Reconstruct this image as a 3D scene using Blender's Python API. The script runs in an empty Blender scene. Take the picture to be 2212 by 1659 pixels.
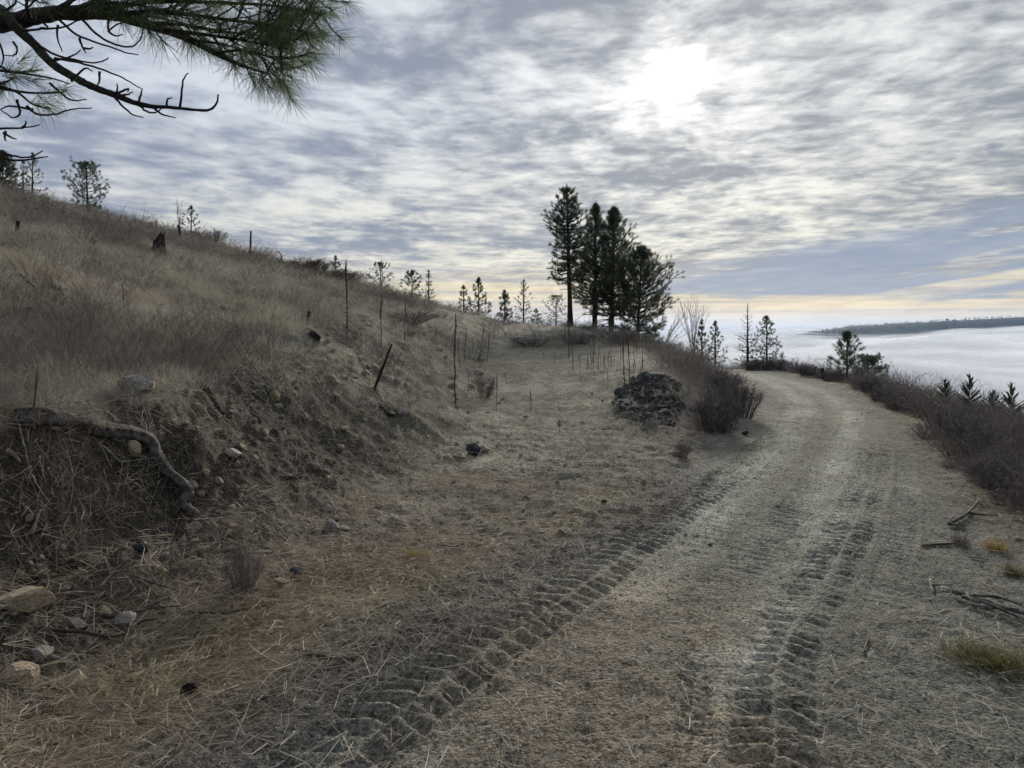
import bpy, math, random
import numpy as np
from mathutils import Vector, Euler, Matrix

# ------------------------------------------------------------------ camera, sky, sun, exposure
sc = bpy.context.scene
FPX = 731.0            # focal length in pixels of the 1024 px wide frame
HOR = 323.0            # image row of the horizon
CAMZ = 1.7
cam_d = bpy.data.cameras.new('camera')
cam_d.sensor_width = 36.0
cam_d.lens = 36.0 * FPX / 1024.0
cam_d.shift_y = -(384.0 - HOR) / 1024.0
cam_d.clip_end = 20000
cam_d.clip_start = 0.05
cam = bpy.data.objects.new('camera', cam_d)
cam.location = (0, 0, CAMZ)
cam.rotation_euler = (math.radians(90), 0, 0)
sc.collection.objects.link(cam)
sc.camera = cam
sc.view_settings.view_transform = 'Standard'
sc.view_settings.look = 'None'
sc.view_settings.gamma = 1
sc.view_settings.exposure = 0.48
sc.view_settings.use_curve_mapping = False
sc.cycles.use_denoising = True
sc.cycles.denoiser = 'OPENIMAGEDENOISE'
sc.cycles.use_adaptive_sampling = True
sc.cycles.adaptive_threshold = 0.02
sc.cycles.adaptive_min_samples = 16
sc.cycles.max_bounces = 6
sc.cycles.diffuse_bounces = 3
sc.cycles.transparent_max_bounces = 16
sc.cycles.volume_bounces = 1
sc.cycles.glossy_bounces = 2
sc.cycles.transmission_bounces = 3

SUN_AZ = math.atan2(673 - 512, FPX)                       # right of straight ahead
SUN_EL = math.atan2(HOR - 79, math.hypot(FPX, 673 - 512))
SUN = Vector((math.sin(SUN_AZ) * math.cos(SUN_EL), math.cos(SUN_AZ) * math.cos(SUN_EL), math.sin(SUN_EL)))
sun_d = bpy.data.lights.new('sun', 'SUN')
sun_d.energy = 3.2
sun_d.angle = math.radians(9)
sun_d.color = (1.0, 0.93, 0.82)
sun = bpy.data.objects.new('sun', sun_d)
sun.rotation_euler = (-SUN).to_track_quat('-Z', 'Y').to_euler()
sc.collection.objects.link(sun)


class NT:
    """tiny helper for node trees"""
    def __init__(s, tree):
        s.t = tree
        s.n = tree.nodes
        s.l = tree.links

    def new(s, kind, **kw):
        n = s.n.new(kind)
        for k, v in kw.items():
            setattr(n, k, v)
        return n

    def put(s, sock, val):
        if isinstance(val, bpy.types.NodeSocket):
            s.l.new(val, sock)
        elif val is not None:
            if hasattr(sock, 'default_value'):
                dv = sock.default_value
                if hasattr(dv, '__len__') and len(dv) == 4 and len(val) == 3:
                    val = (*val, 1)
                sock.default_value = val

    def m(s, op, a, b=None, c=None):
        n = s.n.new('ShaderNodeMath')
        n.operation = op
        s.put(n.inputs[0], a)
        if b is not None:
            s.put(n.inputs[1], b)
        if c is not None:
            s.put(n.inputs[2], c)
        return n.outputs[0]

    def add(s, a, b): return s.m('ADD', a, b)
    def sub(s, a, b): return s.m('SUBTRACT', a, b)
    def mul(s, a, b): return s.m('MULTIPLY', a, b)
    def div(s, a, b): return s.m('DIVIDE', a, b)

    def sstep(s, x, lo, hi):
        n = s.n.new('ShaderNodeMapRange')
        n.interpolation_type = 'SMOOTHSTEP'
        s.put(n.inputs[0], x)
        s.put(n.inputs[1], lo)
        s.put(n.inputs[2], hi)
        return n.outputs[0]

    def mix(s, f, a, b, mode='MIX'):
        n = s.n.new('ShaderNodeMix')
        n.data_type = 'RGBA'
        n.blend_type = mode
        s.put(n.inputs[0], f)
        s.put(n.inputs[6], a)
        s.put(n.inputs[7], b)
        return n.outputs[2]

    def xyz(s, x, y, z):
        n = s.n.new('ShaderNodeCombineXYZ')
        s.put(n.inputs[0], x)
        s.put(n.inputs[1], y)
        s.put(n.inputs[2], z)
        return n.outputs[0]

    def noise(s, vec, scale, detail=4, rough=0.5, dist=0.0, lac=2.0):
        n = s.n.new('ShaderNodeTexNoise')
        s.put(n.inputs['Vector'], vec)
        s.put(n.inputs['Scale'], scale)
        s.put(n.inputs['Detail'], detail)
        s.put(n.inputs['Roughness'], rough)
        s.put(n.inputs['Lacunarity'], lac)
        s.put(n.inputs['Distortion'], dist)
        return n.outputs[0]


def build_world():
    w = bpy.data.worlds.new('World')
    sc.world = w
    w.use_nodes = True
    w.node_tree.nodes.clear()
    t = NT(w.node_tree)
    tc = t.new('ShaderNodeTexCoord')
    sep = t.new('ShaderNodeSeparateXYZ')
    t.l.new(tc.outputs['Generated'], sep.inputs[0])
    dx, dy, dz = sep.outputs
    zc = t.m('MAXIMUM', dz, 0.0)
    hz = t.add(zc, 0.15)
    px, py = t.div(dx, hz), t.div(dy, hz)                # a flat cloud deck seen from below
    # wave clouds lie in long shallow arcs across the view
    q = t.add(py, t.mul(t.mul(px, px), 0.10))
    warp = t.sub(t.noise(t.xyz(t.mul(px, 0.9), t.mul(q, 0.9), 3.1), 1.0, 3, 0.5), 0.5)
    warp2 = t.sub(t.noise(t.xyz(t.mul(px, 0.9), t.mul(q, 0.9), 13.7), 1.0, 3, 0.5), 0.5)
    wx, wq = t.add(px, t.mul(warp, 0.35)), t.add(q, t.mul(warp2, 0.30))
    nbig = t.noise(t.xyz(t.mul(wx, 0.62), wq, 0.0), 1.0, 3, 0.5)
    nmid = t.noise(t.xyz(t.mul(wx, 0.92), wq, 1.7), 5.6, 5, 0.56, 0.0)
    nfin = t.noise(t.xyz(t.mul(wx, 0.8), t.mul(wq, 1.1), 9.2), 15.0, 4, 0.6, 0.0)
    # angle to the sun
    vm = t.new('ShaderNodeVectorMath', operation='DOT_PRODUCT')
    t.l.new(tc.outputs['Generated'], vm.inputs[0])
    vm.inputs[1].default_value = SUN
    ang = t.m('ARCCOSINE', t.m('MINIMUM', vm.outputs['Value'], 0.99999))
    g_wide = t.m('EXPONENT', t.mul(ang, -2.6))
    g_mid = t.m('EXPONENT', t.mul(ang, -11.0))
    g_core = t.m('EXPONENT', t.mul(t.mul(ang, ang), -1250.0))
    az = t.m('ARCTAN2', dx, dy)
    # thickness of the deck
    leftn = t.sub(1.0, t.sstep(az, -0.75, 0.15))
    th = t.add(t.add(t.mul(nbig, 0.70), t.mul(nmid, 0.72)), t.mul(nfin, t.sub(0.32, t.mul(leftn, 0.22))))
    th = t.add(th, t.mul(leftn, 0.07))
    thick = t.sstep(th, 0.655, 1.01)                      # 0 thin bright .. 1 thick grey
    right = t.sstep(az, -0.55, 0.45)
    bright = t.mix(right, (0.55, 0.60, 0.68), (0.66, 0.68, 0.69))
    elv = t.m('ARCTAN2', dz, t.m('SQRT', t.add(t.mul(dx, dx), t.mul(dy, dy))))
    bright = t.mix(t.mul(t.sub(1.0, t.sstep(elv, 0.05, 0.30)), 0.85), bright, (0.74, 0.71, 0.60))
    dark = t.mix(right, (0.235, 0.275, 0.368), (0.24, 0.268, 0.312))
    col = t.mix(thick, bright, dark)
    # light of the veiled sun through the deck, more where it is thin
    thin = t.sub(1.15, t.mul(thick, 0.95))
    glow = t.mul(t.add(t.add(t.mul(g_wide, 0.20), t.mul(g_mid, 0.30)), 0.0), thin)
    glow = t.add(glow, t.mul(g_core, t.add(1.2, t.mul(thin, 2.2))))
    gcol = t.mix(t.sstep(ang, 0.05, 0.5), (1.0, 0.93, 0.82), (1.0, 0.94, 0.78))
    gl = t.new('ShaderNodeVectorMath', operation='SCALE')
    t.l.new(gcol, gl.inputs[0])
    t.l.new(glow, gl.inputs['Scale'])
    col = t.mix(1.0, col, gl.outputs[0], 'ADD')
    # clear lane between the deck and the far bank, low on the right
    el = t.m('ARCTAN2', dz, t.m('SQRT', t.add(t.mul(dx, dx), t.mul(dy, dy))))
    rag = t.mul(t.sub(t.noise(t.xyz(t.mul(az, 7.0), t.mul(el, 55.0), 4.0), 1.0, 6, 0.62), 0.5), 0.055)
    elr = t.add(el, rag)
    top = t.add(0.048, t.mul(t.m('MINIMUM', t.m('MAXIMUM', t.sub(az, 0.10), 0.0), 0.9), 0.17))
    lane = t.mul(t.sstep(t.sub(top, elr), -0.020, 0.022), t.sstep(elr, 0.028, 0.040))
    lane = t.mul(lane, t.sstep(az, 0.06, 0.22))
    streak = t.sstep(t.noise(t.xyz(t.mul(az, 3.0), t.add(t.mul(el, 46.0), t.mul(az, -7.0)), 2.0), 1.0, 4, 0.55), 0.50, 0.63)
    lane = t.mul(lane, t.sub(1.0, t.mul(streak, 0.9)))
    # warm far bank near the horizon
    warm = t.sub(1.0, t.sstep(t.add(el, t.mul(rag, 1.2)), 0.012, 0.105))
    wstr = t.noise(t.xyz(t.mul(az, 2.2), t.mul(el, 150.0), 7.7), 1.0, 5, 0.6)
    wcol = t.mix(t.sstep(wstr, 0.38, 0.64), (0.50, 0.46, 0.44), (0.90, 0.73, 0.42))
    low = t.sub(1.0, t.sstep(el, 0.0, 0.035))
    wcol = t.mix(t.mul(low, 0.7), wcol, (0.60, 0.53, 0.51))
    col = t.mix(t.mul(warm, 0.78), col, wcol)
    # little holes in the deck
    hole = t.sstep(t.add(t.mul(nbig, 0.5), t.mul(t.noise(t.xyz(t.mul(px, 0.8), t.mul(q, 1.5), 21.0), 1.7, 5, 0.6), 0.8)), 0.86, 0.94)
    hole = t.mul(hole, t.sstep(el, 0.06, 0.10))
    sky = t.new('ShaderNodeTexSky')
    sky.sky_type = 'NISHITA'
    sky.sun_disc = False
    sky.sun_elevation = SUN_EL
    sky.sun_rotation = SUN_AZ
    sky.altitude = 900
    b1 = t.new('ShaderNodeBackground')
    t.l.new(sky.outputs[0], b1.inputs[0])
    b1.inputs[1].default_value = 0.05
    b2 = t.new('ShaderNodeBackground')
    bl = t.mix(t.mul(lane, 0.9), col, t.mix(nmid, (0.30, 0.355, 0.455), (0.225, 0.29, 0.41)))
    bl = t.mix(t.mul(hole, 0.75), bl, (0.22, 0.31, 0.48))
    t.l.new(bl, b2.inputs[0])
    b2.inputs[1].default_value = 0.82
    mx = t.new('ShaderNodeMixShader')
    mx.inputs[0].default_value = 0.96
    t.l.new(b1.outputs[0], mx.inputs[1])
    t.l.new(b2.outputs[0], mx.inputs[2])
    out = t.new('ShaderNodeOutputWorld')
    t.l.new(mx.outputs[0], out.inputs[0])
    w.cycles.sampling_method = 'MANUAL'
    w.cycles.sample_map_resolution = 1024


build_world()

# ------------------------------------------------------------------ numeric helpers
rng = np.random.default_rng(7)


def smooth01(x):
    x = np.clip(x, 0, 1)
    return x * x * (3 - 2 * x)


def ss(x, lo, hi):
    return smooth01((np.asarray(x, float) - lo) / (hi - lo))


def _hash(ix, iy, seed):
    h = (ix.astype(np.int64) * 374761393 + iy.astype(np.int64) * 668265263 + seed * 1442695041) & 0xFFFFFFFF
    h = ((h ^ (h >> 13)) * 1274126177) & 0xFFFFFFFF
    return ((h ^ (h >> 16)) & 0xFFFF) / 65535.0


def vnoise(x, y, seed=0):
    x = np.asarray(x, float)
    y = np.asarray(y, float)
    ix, iy = np.floor(x), np.floor(y)
    fx, fy = x - ix, y - iy
    fx, fy = fx * fx * (3 - 2 * fx), fy * fy * (3 - 2 * fy)
    a, b = _hash(ix, iy, seed), _hash(ix + 1, iy, seed)
    c, d = _hash(ix, iy + 1, seed), _hash(ix + 1, iy + 1, seed)
    return (a + (b - a) * fx) * (1 - fy) + (c + (d - c) * fx) * fy


def fbm(x, y, seed=0, oct=4, rough=0.5):
    s, amp, tot = 0.0, 1.0, 0.0
    for k in range(oct):
        s = s + amp * (vnoise(x * 2 ** k + 17.3 * k, y * 2 ** k - 9.1 * k, seed + k) - 0.5)
        tot += amp
        amp *= rough
    return s / tot * 2          # about -1..1


def D(x, y):
    """reading of the 2212 px wide view of the photograph -> 1024 px frame"""
    return x / 2.16, y / 2.16


# ------------------------------------------------------------------ the lie of the land (feature lines by distance y)
def lerp_line(tab):
    ys = np.array([r[0] for r in tab], float)
    xs = np.array([r[1] for r in tab], float)

    def f(y):                       # smoothed piecewise linear
        y = np.asarray(y, float)
        d = 0.06 * np.abs(y) + 0.25
        return (np.interp(y - d, ys, xs) + 2 * np.interp(y, ys, xs) + np.interp(y + d, ys, xs)) / 4
    return f


toe_x = lerp_line([(-30, -5.5), (0, -2.75), (3, -2.45), (4.5, -2.1), (6, -1.65), (9.5, -1.05), (14, -0.95), (22, -0.95), (30, -0.8), (40, -0.3), (46, 0.4), (60, 2), (120, 2)])
toe_z = lerp_line([(-30, 0), (0, 0), (6, .04), (9.5, .10), (14, .2), (22, .45), (30, .9), (38, 1.42), (44, 1.72), (50, 1.75), (60, 1.0), (80, -3), (120, -18)])
top_dx = lerp_line([(-30, 1.2), (0, 1.15), (4.5, 1.2), (6, 1.45), (9.5, 2.2), (14, 2.9), (20, 3.6), (28, 3.6), (36, 2.4), (42, 1.4), (50, 1), (120, 1)])
hill_c = lerp_line([(-30, -1.3), (0, -.05), (6, .18), (20, .78), (34, 1.40), (38, 1.52), (44, 1.5), (50, 1.1), (60, -.6), (80, -7), (120, -24), (400, -200)])
edge_x = lerp_line([(-30, -5), (0, -2.2), (2.8, -1.5), (4.6, -.4), (7, 1.2), (9, 1.8), (11.5, 2.5), (14, 3.2), (17, 3.8), (20, 4.3), (24, 4.8), (28, 4.8), (34, 4.6), (40, 4.0), (46, 3.6), (60, 4.5), (120, 5)])
edge_z = lerp_line([(-30, 0), (7, 0.0), (9, .04), (11.5, .14), (14, .38), (17, .62), (20, .76), (24, .72), (28, .95), (34, 1.22), (40, 1.42), (46, 1.5), (52, 1.3), (60, .6), (80, -4), (120, -20)])
rl_x = lerp_line([(-30, -4.8), (0, -2.0), (2.8, -1.3), (4.6, -.2), (7, 1.45), (9, 2.1), (11, 2.8), (14, 4.35), (17, 5.55), (20, 6.2), (23, 6.6), (26, 6.9), (30, 7.0), (36, 7.2), (46, 9.0), (60, 11), (120, 14)])
rr_x = lerp_line([(-30, 2.2), (0, 3.0), (4, 3.4), (7, 4.3), (10, 5.6), (13, 6.9), (16, 8.0), (20, 9.0), (23, 9.5), (26, 9.9), (30, 10.4), (36, 10.8), (46, 12), (60, 14), (120, 18)])
road_z = lerp_line([(-30, 0), (0, 0), (20, 0), (26, -.06), (32, -.35), (46, -1.2), (60, -3.5), (80, -9), (120, -24)])
sh_dx = lerp_line([(-30, 2.5), (0, 2.4), (7, 1.5), (16, 1.7), (26, 1.2), (46, 1.5), (120, 2)])


def base_h(x, y):
    x = np.asarray(x, float)
    y = np.asarray(y, float)
    tx, tz = toe_x(y), toe_z(y)
    hc = hill_c(y)
    cx = tx - top_dx(y)
    S = .264

    def hill(xx):                    # hillside plane that eases off far to the left
        d = np.maximum(-xx - 34, 0)
        return hc + S * (-xx) - S * d * d / (d + 60)
    ex, ez = np.maximum(edge_x(y), tx + .3), edge_z(y)
    lx, rx, rz = np.maximum(rl_x(y), edge_x(y) + .12), rr_x(y), road_z(y)
    sx = rx + sh_dx(y)
    mx, mz = (tx + ex) / 2, (tz + ez) / 2 - .05

    def prof(x):
        z = hill(np.minimum(x, cx))
        hz = hill(cx)

        def seg(z, xa, za, xb, zb):
            t = np.clip((x - xa) / np.maximum(xb - xa, 1e-3), 0, 1)
            return np.where(x > xa, za + (zb - za) * t, z)
        z = seg(z, cx, hz, tx, tz)
        z = seg(z, tx, tz, mx, mz)
        z = seg(z, mx, mz, ex, ez)
        z = seg(z, ex, ez, lx, rz)
        z = seg(z, lx, rz, rx, rz)
        z = seg(z, rx, rz, sx, rz - .10)
        z = seg(z, sx, rz - .10, sx + 14, rz - 7.5)
        z = seg(z, sx + 14, rz - 7.5, sx + 160, rz - 88)
        z = seg(z, sx + 160, rz - 88, sx + 600, rz - 140)
        return z
    w = 0.10 + 0.012 * np.abs(y)
    return (prof(x - w) + prof(x + w) + 2 * prof(x)) / 4


def px_ground(u, v):
    y = CAMZ * FPX / (v - HOR)
    return ((u - 512) / FPX * y, y)


# wheel tracks: list of (points, half width, depth, lug period, kind)
def trk(pts):
    return np.array([px_ground(u, v) for u, v in pts])


def resample(P, n):
    d = np.r_[0, np.cumsum(np.linalg.norm(np.diff(P, axis=0), axis=1))]
    s = np.linspace(0, d[-1], n)
    Q = np.stack([np.interp(s, d, P[:, k]) for k in range(P.shape[1])], 1)
    for _ in range(6):
        Q[1:-1] = (Q[:-2] + 2 * Q[1:-1] + Q[2:]) / 4
    return Q


TRACKS = [
    (resample(trk([(300, 790), (360, 745), (410, 703), (486, 648), (548, 610), (604, 568), (671, 518), (741, 467), (787, 430), (806, 411), (806, 398), (783, 384), (745, 371)]), 260), .20, .038, .132, 'chev', 2.9, 6.6),
    (resample(trk([(776, 800), (775, 740), (772, 690), (786, 636), (826, 577), (850, 530), (872, 480), (877, 440), (868, 415), (842, 395), (803, 381), (762, 371.5)]), 260), .175, .034, .122, 'chev', 2.6, 7.0),
    (resample(trk([(735, 575), (762, 545), (795, 512), (818, 478), (836, 450), (850, 428), (852, 412), (835, 396), (800, 383)]), 200), .15, .019, .115, 'bar', 4.8, 16),
    (resample(trk([(600, 575), (655, 527), (712, 485), (757, 452), (782, 425), (795, 408), (790, 394), (765, 381), (735, 372)]), 200), .14, .018, .12, 'bar', 5.6, 15),
    (resample(trk([(694, 680), (693, 668), (695, 650), (697, 640)]), 40), .07, .022, .055, 'bar', 3.2, 4.2),
    (resample(trk([(885, 600), (900, 545), (908, 500), (905, 460)]), 90), .10, .018, .12, 'bar', 4.6, 8),
    (resample(trk([(690, 560), (730, 515), (775, 470), (800, 440)]), 90), .10, .018, .12, 'bar', 5.4, 11),
]


def track_field(x, y):
    """height change and 'pressed' mask from the wheel tracks"""
    dz = np.zeros_like(x)
    pr = np.zeros_like(x)
    for P, hw, dep, per, kind, y0, y1 in TRACKS:
        lo, hi = P.min(0) - .6, P.max(0) + .6
        sel = np.where((x > lo[0]) & (x < hi[0]) & (y > lo[1]) & (y < hi[1]))[0]
        if not len(sel):
            continue
        seg = np.diff(P, axis=0)
        L = np.linalg.norm(seg, axis=1)
        cum = np.r_[0, np.cumsum(L)]
        tn = seg / L[:, None]
        for ch in np.array_split(sel, max(1, len(sel) // 20000)):
            q = np.stack([x[ch], y[ch]], 1)
            mid = (P[:-1] + P[1:]) / 2
            d2 = ((q[:, None, :] - mid[None]) ** 2).sum(-1)
            k = d2.argmin(1)
            r = q - P[k]
            s = cum[k] + (r * tn[k]).sum(1)
            tt = r[:, 0] * tn[k][:, 1] - r[:, 1] * tn[k][:, 0]
            wob = fbm(s * 1.3, s * 0 + hw * 31, 5, 2) * .02
            a = np.abs(tt + wob) / hw
            m = 1 - ss(a, .82, 1.12)
            far = np.where(q[:, 1] > y1, np.maximum(0.18, 1 - (q[:, 1] - y1) / 9), 1) * ss(q[:, 1], y0 - .5, y0 + .15)
            ph = s / per + (np.abs(tt) / hw * .62 if kind == 'chev' else tt / hw * .18) + fbm(q[:, 0] * 2.4, q[:, 1] * 2.4, 8, 3) * .30 + fbm(q[:, 0] * 9, q[:, 1] * 9, 18, 2) * .12
            if kind == 'chev':
                ph = ph + np.where(tt > 0, .5, 0)
            fr = ph - np.floor(ph)
            lug = np.where(fr < .68, fr / .68, (1 - fr) / .32) * 2 - 1
            lug = np.tanh(lug * 1.6) * (.6 + .6 * ss(fbm(q[:, 0] * 6, q[:, 1] * 6, 79, 2), -.4, .4))
            if kind == 'chev':
                lug = lug * (1 - .8 * np.exp(-(tt / (hw * .12)) ** 2))
            brk = .55 + .45 * ss(fbm(q[:, 0] * 1.7, q[:, 1] * 1.7, 77, 3), -.45, .25)
            rim = np.exp(-((a - 1.22) / .16) ** 2) * .35
            dz[ch] += dep * 1.15 * far * brk * (m * (-.25 + .62 * lug) + rim)
            pr[ch] = np.maximum(pr[ch], m * far)
    return dz, pr


PATHS = [resample(trk([D(a, b) for a, b in [(1500, 1600), (1565, 1480), (1625, 1400), (1700, 1270), (1762, 1150), (1800, 1060), (1835, 960), (1832, 900), (1795, 860), (1720, 828), (1620, 803), (1570, 797.5)]]), 200),
         resample(trk([D(a, b) for a, b in [(1360, 1290), (1480, 1170), (1600, 1050), (1680, 970), (1722, 920), (1742, 885), (1722, 855), (1660, 822), (1590, 801)]]), 200)]


def path_field(x, y):
    f = np.zeros_like(x)
    for P in PATHS:
        lo, hi = P.min(0) - 1, P.max(0) + 1
        sel = np.where((x > lo[0]) & (x < hi[0]) & (y > lo[1]) & (y < hi[1]))[0]
        for ch in np.array_split(sel, max(1, len(sel) // 20000)):
            q = np.stack([x[ch], y[ch]], 1)
            d = np.sqrt(((q[:, None, :] - P[None]) ** 2).sum(-1).min(1))
            w = .13 + .010 * q[:, 1]
            f[ch] = np.maximum(f[ch], np.exp(-(d / w) ** 2))
    return f


def masks(x, y):
    """how much of each ground kind lies at x, y"""
    wob = fbm(x * .8, y * .8, 31, 4) * .35
    wob2 = fbm(x * 2.3, y * 2.3, 37, 4) * .25
    ty = np.abs(y) * .012
    tx, cx = toe_x(y), toe_x(y) - top_dx(y)
    rl, rr = rl_x(y), rr_x(y)
    road = ss(x - rl + wob, -.15 - ty, .35 + ty) * (1 - ss(x - rr + wob, -.5, .25 + ty))
    cut = ss(x - cx + wob * .9 + wob2, -.15 - ty, .25 + ty) * (1 - ss(x - tx + wob + wob2, -.35 - ty, .45 + ty))
    hillm = 1 - ss(x - cx + wob * .9 + wob2, -.15 - ty, .25 + ty)
    spur = (1 - ss(x - edge_x(y) - wob, -.3, .3)) * ss(x - tx + wob + wob2, -.35, .45)
    right = ss(x - rr + wob, -.4, .5 + ty)
    bank = np.clip(1 - road - cut - hillm - spur - right, 0, 1)
    return road, cut, hillm, spur, bank, right


def H(x, y, fine=True):
    x = np.asarray(x, float)
    y = np.asarray(y, float)
    sh = x.shape
    x = x.ravel()
    y = y.ravel()
    z = base_h(x, y)
    road, cut, hillm, spur, bank, right = masks(x, y)
    r = np.hypot(x, y)
    z = z + fbm(x * .16, y * .16, 3, 4) * .35 * hillm * ss(r, 4, 14)
    z = z + fbm(x * .55, y * .55, 11, 4) * (.03 + .16 * hillm + .16 * cut + .10 * bank + .05 * spur + .08 * right)
    # ledgy, crumbling cut face
    z = z + np.abs(fbm(x * 1.6, y * 1.1, 21, 5, .6)) * .24 * cut
    # dumped and pushed-up earth at the edge of the spur
    z = z + .22 * np.exp(-(((x - 2.9) / .9) ** 2 + ((y - 14.2) / 2.2) ** 2)) * (1 + .5 * fbm(x * 1.5, y * 1.5, 44, 3))
    # turf lip above the exposed root
    lip = np.exp(-(((y - 5.4) / 1.3) ** 2)) * np.exp(-(((x - (toe_x(y) - top_dx(y)) - .12) / .28) ** 2))
    z = z + .20 * lip
    hol = np.exp(-(((y - 4.9) / 1.1) ** 2)) * np.exp(-(((x - (toe_x(y) - .62)) / .34) ** 2))
    z = z - .34 * hol
    if fine:
        dz, pr = track_field(x, y)
        z = z + dz
        soft = 1 - .8 * pr
        z = z + fbm(x * 4, y * 4, 51, 3) * (.012 + .030 * (1 - road)) * soft
        near = 1 - ss(r, 9, 20)
        z = z + fbm(x * 16, y * 16, 61, 3, .6) * (.011 + .016 * (1 - road)) * near * (1 - .6 * pr)
        z = z + np.abs(fbm(x * 9, y * 9, 71, 3, .6)) * .05 * cut * near
    return z.reshape(sh)


def ray(u, v, y0=1.2, y1=140):
    """point of the ground seen at u, v"""
    ys = y0 * (y1 / y0) ** np.linspace(0, 1, 900)
    xs = (u - 512) / FPX * ys
    zs = CAMZ + (HOR - v) / FPX * ys
    d = zs - H(xs, ys, False)
    k = np.where(d < 0)[0]
    i = k[0] if len(k) else len(ys) - 1
    if i > 0 and len(k):
        t = d[i - 1] / (d[i - 1] - d[i])
        y = ys[i - 1] + t * (ys[i] - ys[i - 1])
    else:
        y = ys[i]
    x = (u - 512) / FPX * y
    return float(x), float(y), float(H(np.array([x]), np.array([y]))[0])


def rayD(x, y, **k):
    return ray(*D(x, y), **k)


# ------------------------------------------------------------------ mesh helpers
def mesh_from(name, V, F, smooth=False):
    V = np.asarray(V, np.float32)
    F = np.asarray(F, np.int32)
    me = bpy.data.meshes.new(name)
    n, k = F.shape
    me.vertices.add(len(V))
    me.vertices.foreach_set('co', V.ravel())
    me.loops.add(n * k)
    me.loops.foreach_set('vertex_index', F.ravel())
    me.polygons.add(n)
    me.polygons.foreach_set('loop_start', np.arange(0, n * k, k, dtype=np.int32))
    me.polygons.foreach_set('loop_total', np.full(n, k, np.int32))
    if smooth:
        me.polygons.foreach_set('use_smooth', np.ones(n, bool))
    me.update(calc_edges=True)
    return me


def link(name, data, mat=None, parent=None, label=None, cat=None, group=None, kind=None, loc=None):
    o = bpy.data.objects.new(name, data)
    sc.collection.objects.link(o)
    if data is not None and mat is not None and not data.materials:
        data.materials.append(mat)
    if parent is not None:
        o.parent = parent
        if name in ('branches', 'crown', 'twigs', 'stems', 'needles', 'dead_twigs', 'grass_beard'):
            kind = 'stuff'
    if loc is not None:
        o.location = loc
    for k, v in (('label', label), ('category', cat), ('group', group), ('kind', kind)):
        if v:
            o[k] = v
    return o


class MB:
    """collects triangles"""
    def __init__(s):
        s.V, s.F, s.n = [], [], 0

    def add(s, V, F):
        V = np.asarray(V, float)
        F = np.asarray(F, int)
        s.V.append(V)
        s.F.append(F + s.n)
        s.n += len(V)

    def tube(s, P, R, sides=6, cap=True, wob=0.0):
        P = np.asarray(P, float)
        n = len(P)
        R = np.broadcast_to(np.asarray(R, float), (n,)).copy()
        T = np.gradient(P, axis=0)
        T /= np.linalg.norm(T, axis=1)[:, None] + 1e-9
        up = np.array([0, 0, 1.0]) if abs(T[0, 2]) < .9 else np.array([1.0, 0, 0])
        A = np.cross(T, up)
        A /= np.linalg.norm(A, axis=1)[:, None] + 1e-9
        B = np.cross(T, A)
        th = np.arange(sides) / sides * 2 * np.pi
        rr = R[:, None] * (1 + (wob * rng.standard_normal((n, sides)) if wob else 0))
        V = P[:, None, :] + (A[:, None, :] * np.cos(th)[None, :, None] + B[:, None, :] * np.sin(th)[None, :, None]) * rr[:, :, None] if wob else \
            P[:, None, :] + (A[:, None, :] * np.cos(th)[None, :, None] + B[:, None, :] * np.sin(th)[None, :, None]) * R[:, None, None]
        V = V.reshape(-1, 3)
        i = np.arange(n - 1)[:, None] * sides
        j = np.arange(sides)[None]
        a = (i + j).ravel()
        b = (i + (j + 1) % sides).ravel()
        F = np.concatenate([np.stack([a, b, b + sides], 1), np.stack([a, b + sides, a + sides], 1)])
        if cap and sides > 3:
            c0 = np.array([[0, k + 1, k] for k in range(1, sides - 1)])
            c1 = np.array([[0, k, k + 1] for k in range(1, sides - 1)]) + (n - 1) * sides
            F = np.concatenate([F, c0, c1])
        s.add(V, F)

    def blades(s, B, Dv, L, W, curl=None, segs=1):
        """thin ribbons: base B, direction Dv, length L, width W, curl = offset vector of the tip"""
        M = len(B)
        if M == 0:
            return
        L = np.broadcast_to(L, (M,))
        W = np.broadcast_to(W, (M,))
        rnd = rng.standard_normal((M, 3))
        S = np.cross(Dv, rnd)
        S /= np.linalg.norm(S, axis=1)[:, None] + 1e-9
        if curl is None:
            curl = np.zeros((M, 3))
        if segs == 1:
            V = np.stack([B - S * W[:, None] / 2, B + S * W[:, None] / 2, B + Dv * L[:, None] + curl], 1).reshape(-1, 3)
            F = np.arange(3 * M).reshape(M, 3)
        else:
            mid = B + Dv * (L * .55)[:, None] + curl * .3
            tip = B + Dv * L[:, None] + curl
            V = np.stack([B - S * W[:, None] / 2, B + S * W[:, None] / 2, mid - S * W[:, None] * .4, mid + S * W[:, None] * .4, tip], 1).reshape(-1, 3)
            o = np.arange(M)[:, None] * 5
            F = np.concatenate([o + np.array([[0, 1, 3]]), o + np.array([[0, 3, 2]]), o + np.array([[2, 3, 4]])])
        s.add(V, F)

    def mesh(s, name, smooth=False):
        if not s.V:
            return mesh_from(name, np.zeros((3, 3)), np.array([[0, 1, 2]]))
        return mesh_from(name, np.concatenate(s.V), np.concatenate(s.F), smooth)


def unit(v):
    v = np.asarray(v, float)
    return v / (np.linalg.norm(v, axis=-1, keepdims=True) + 1e-9)


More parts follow.
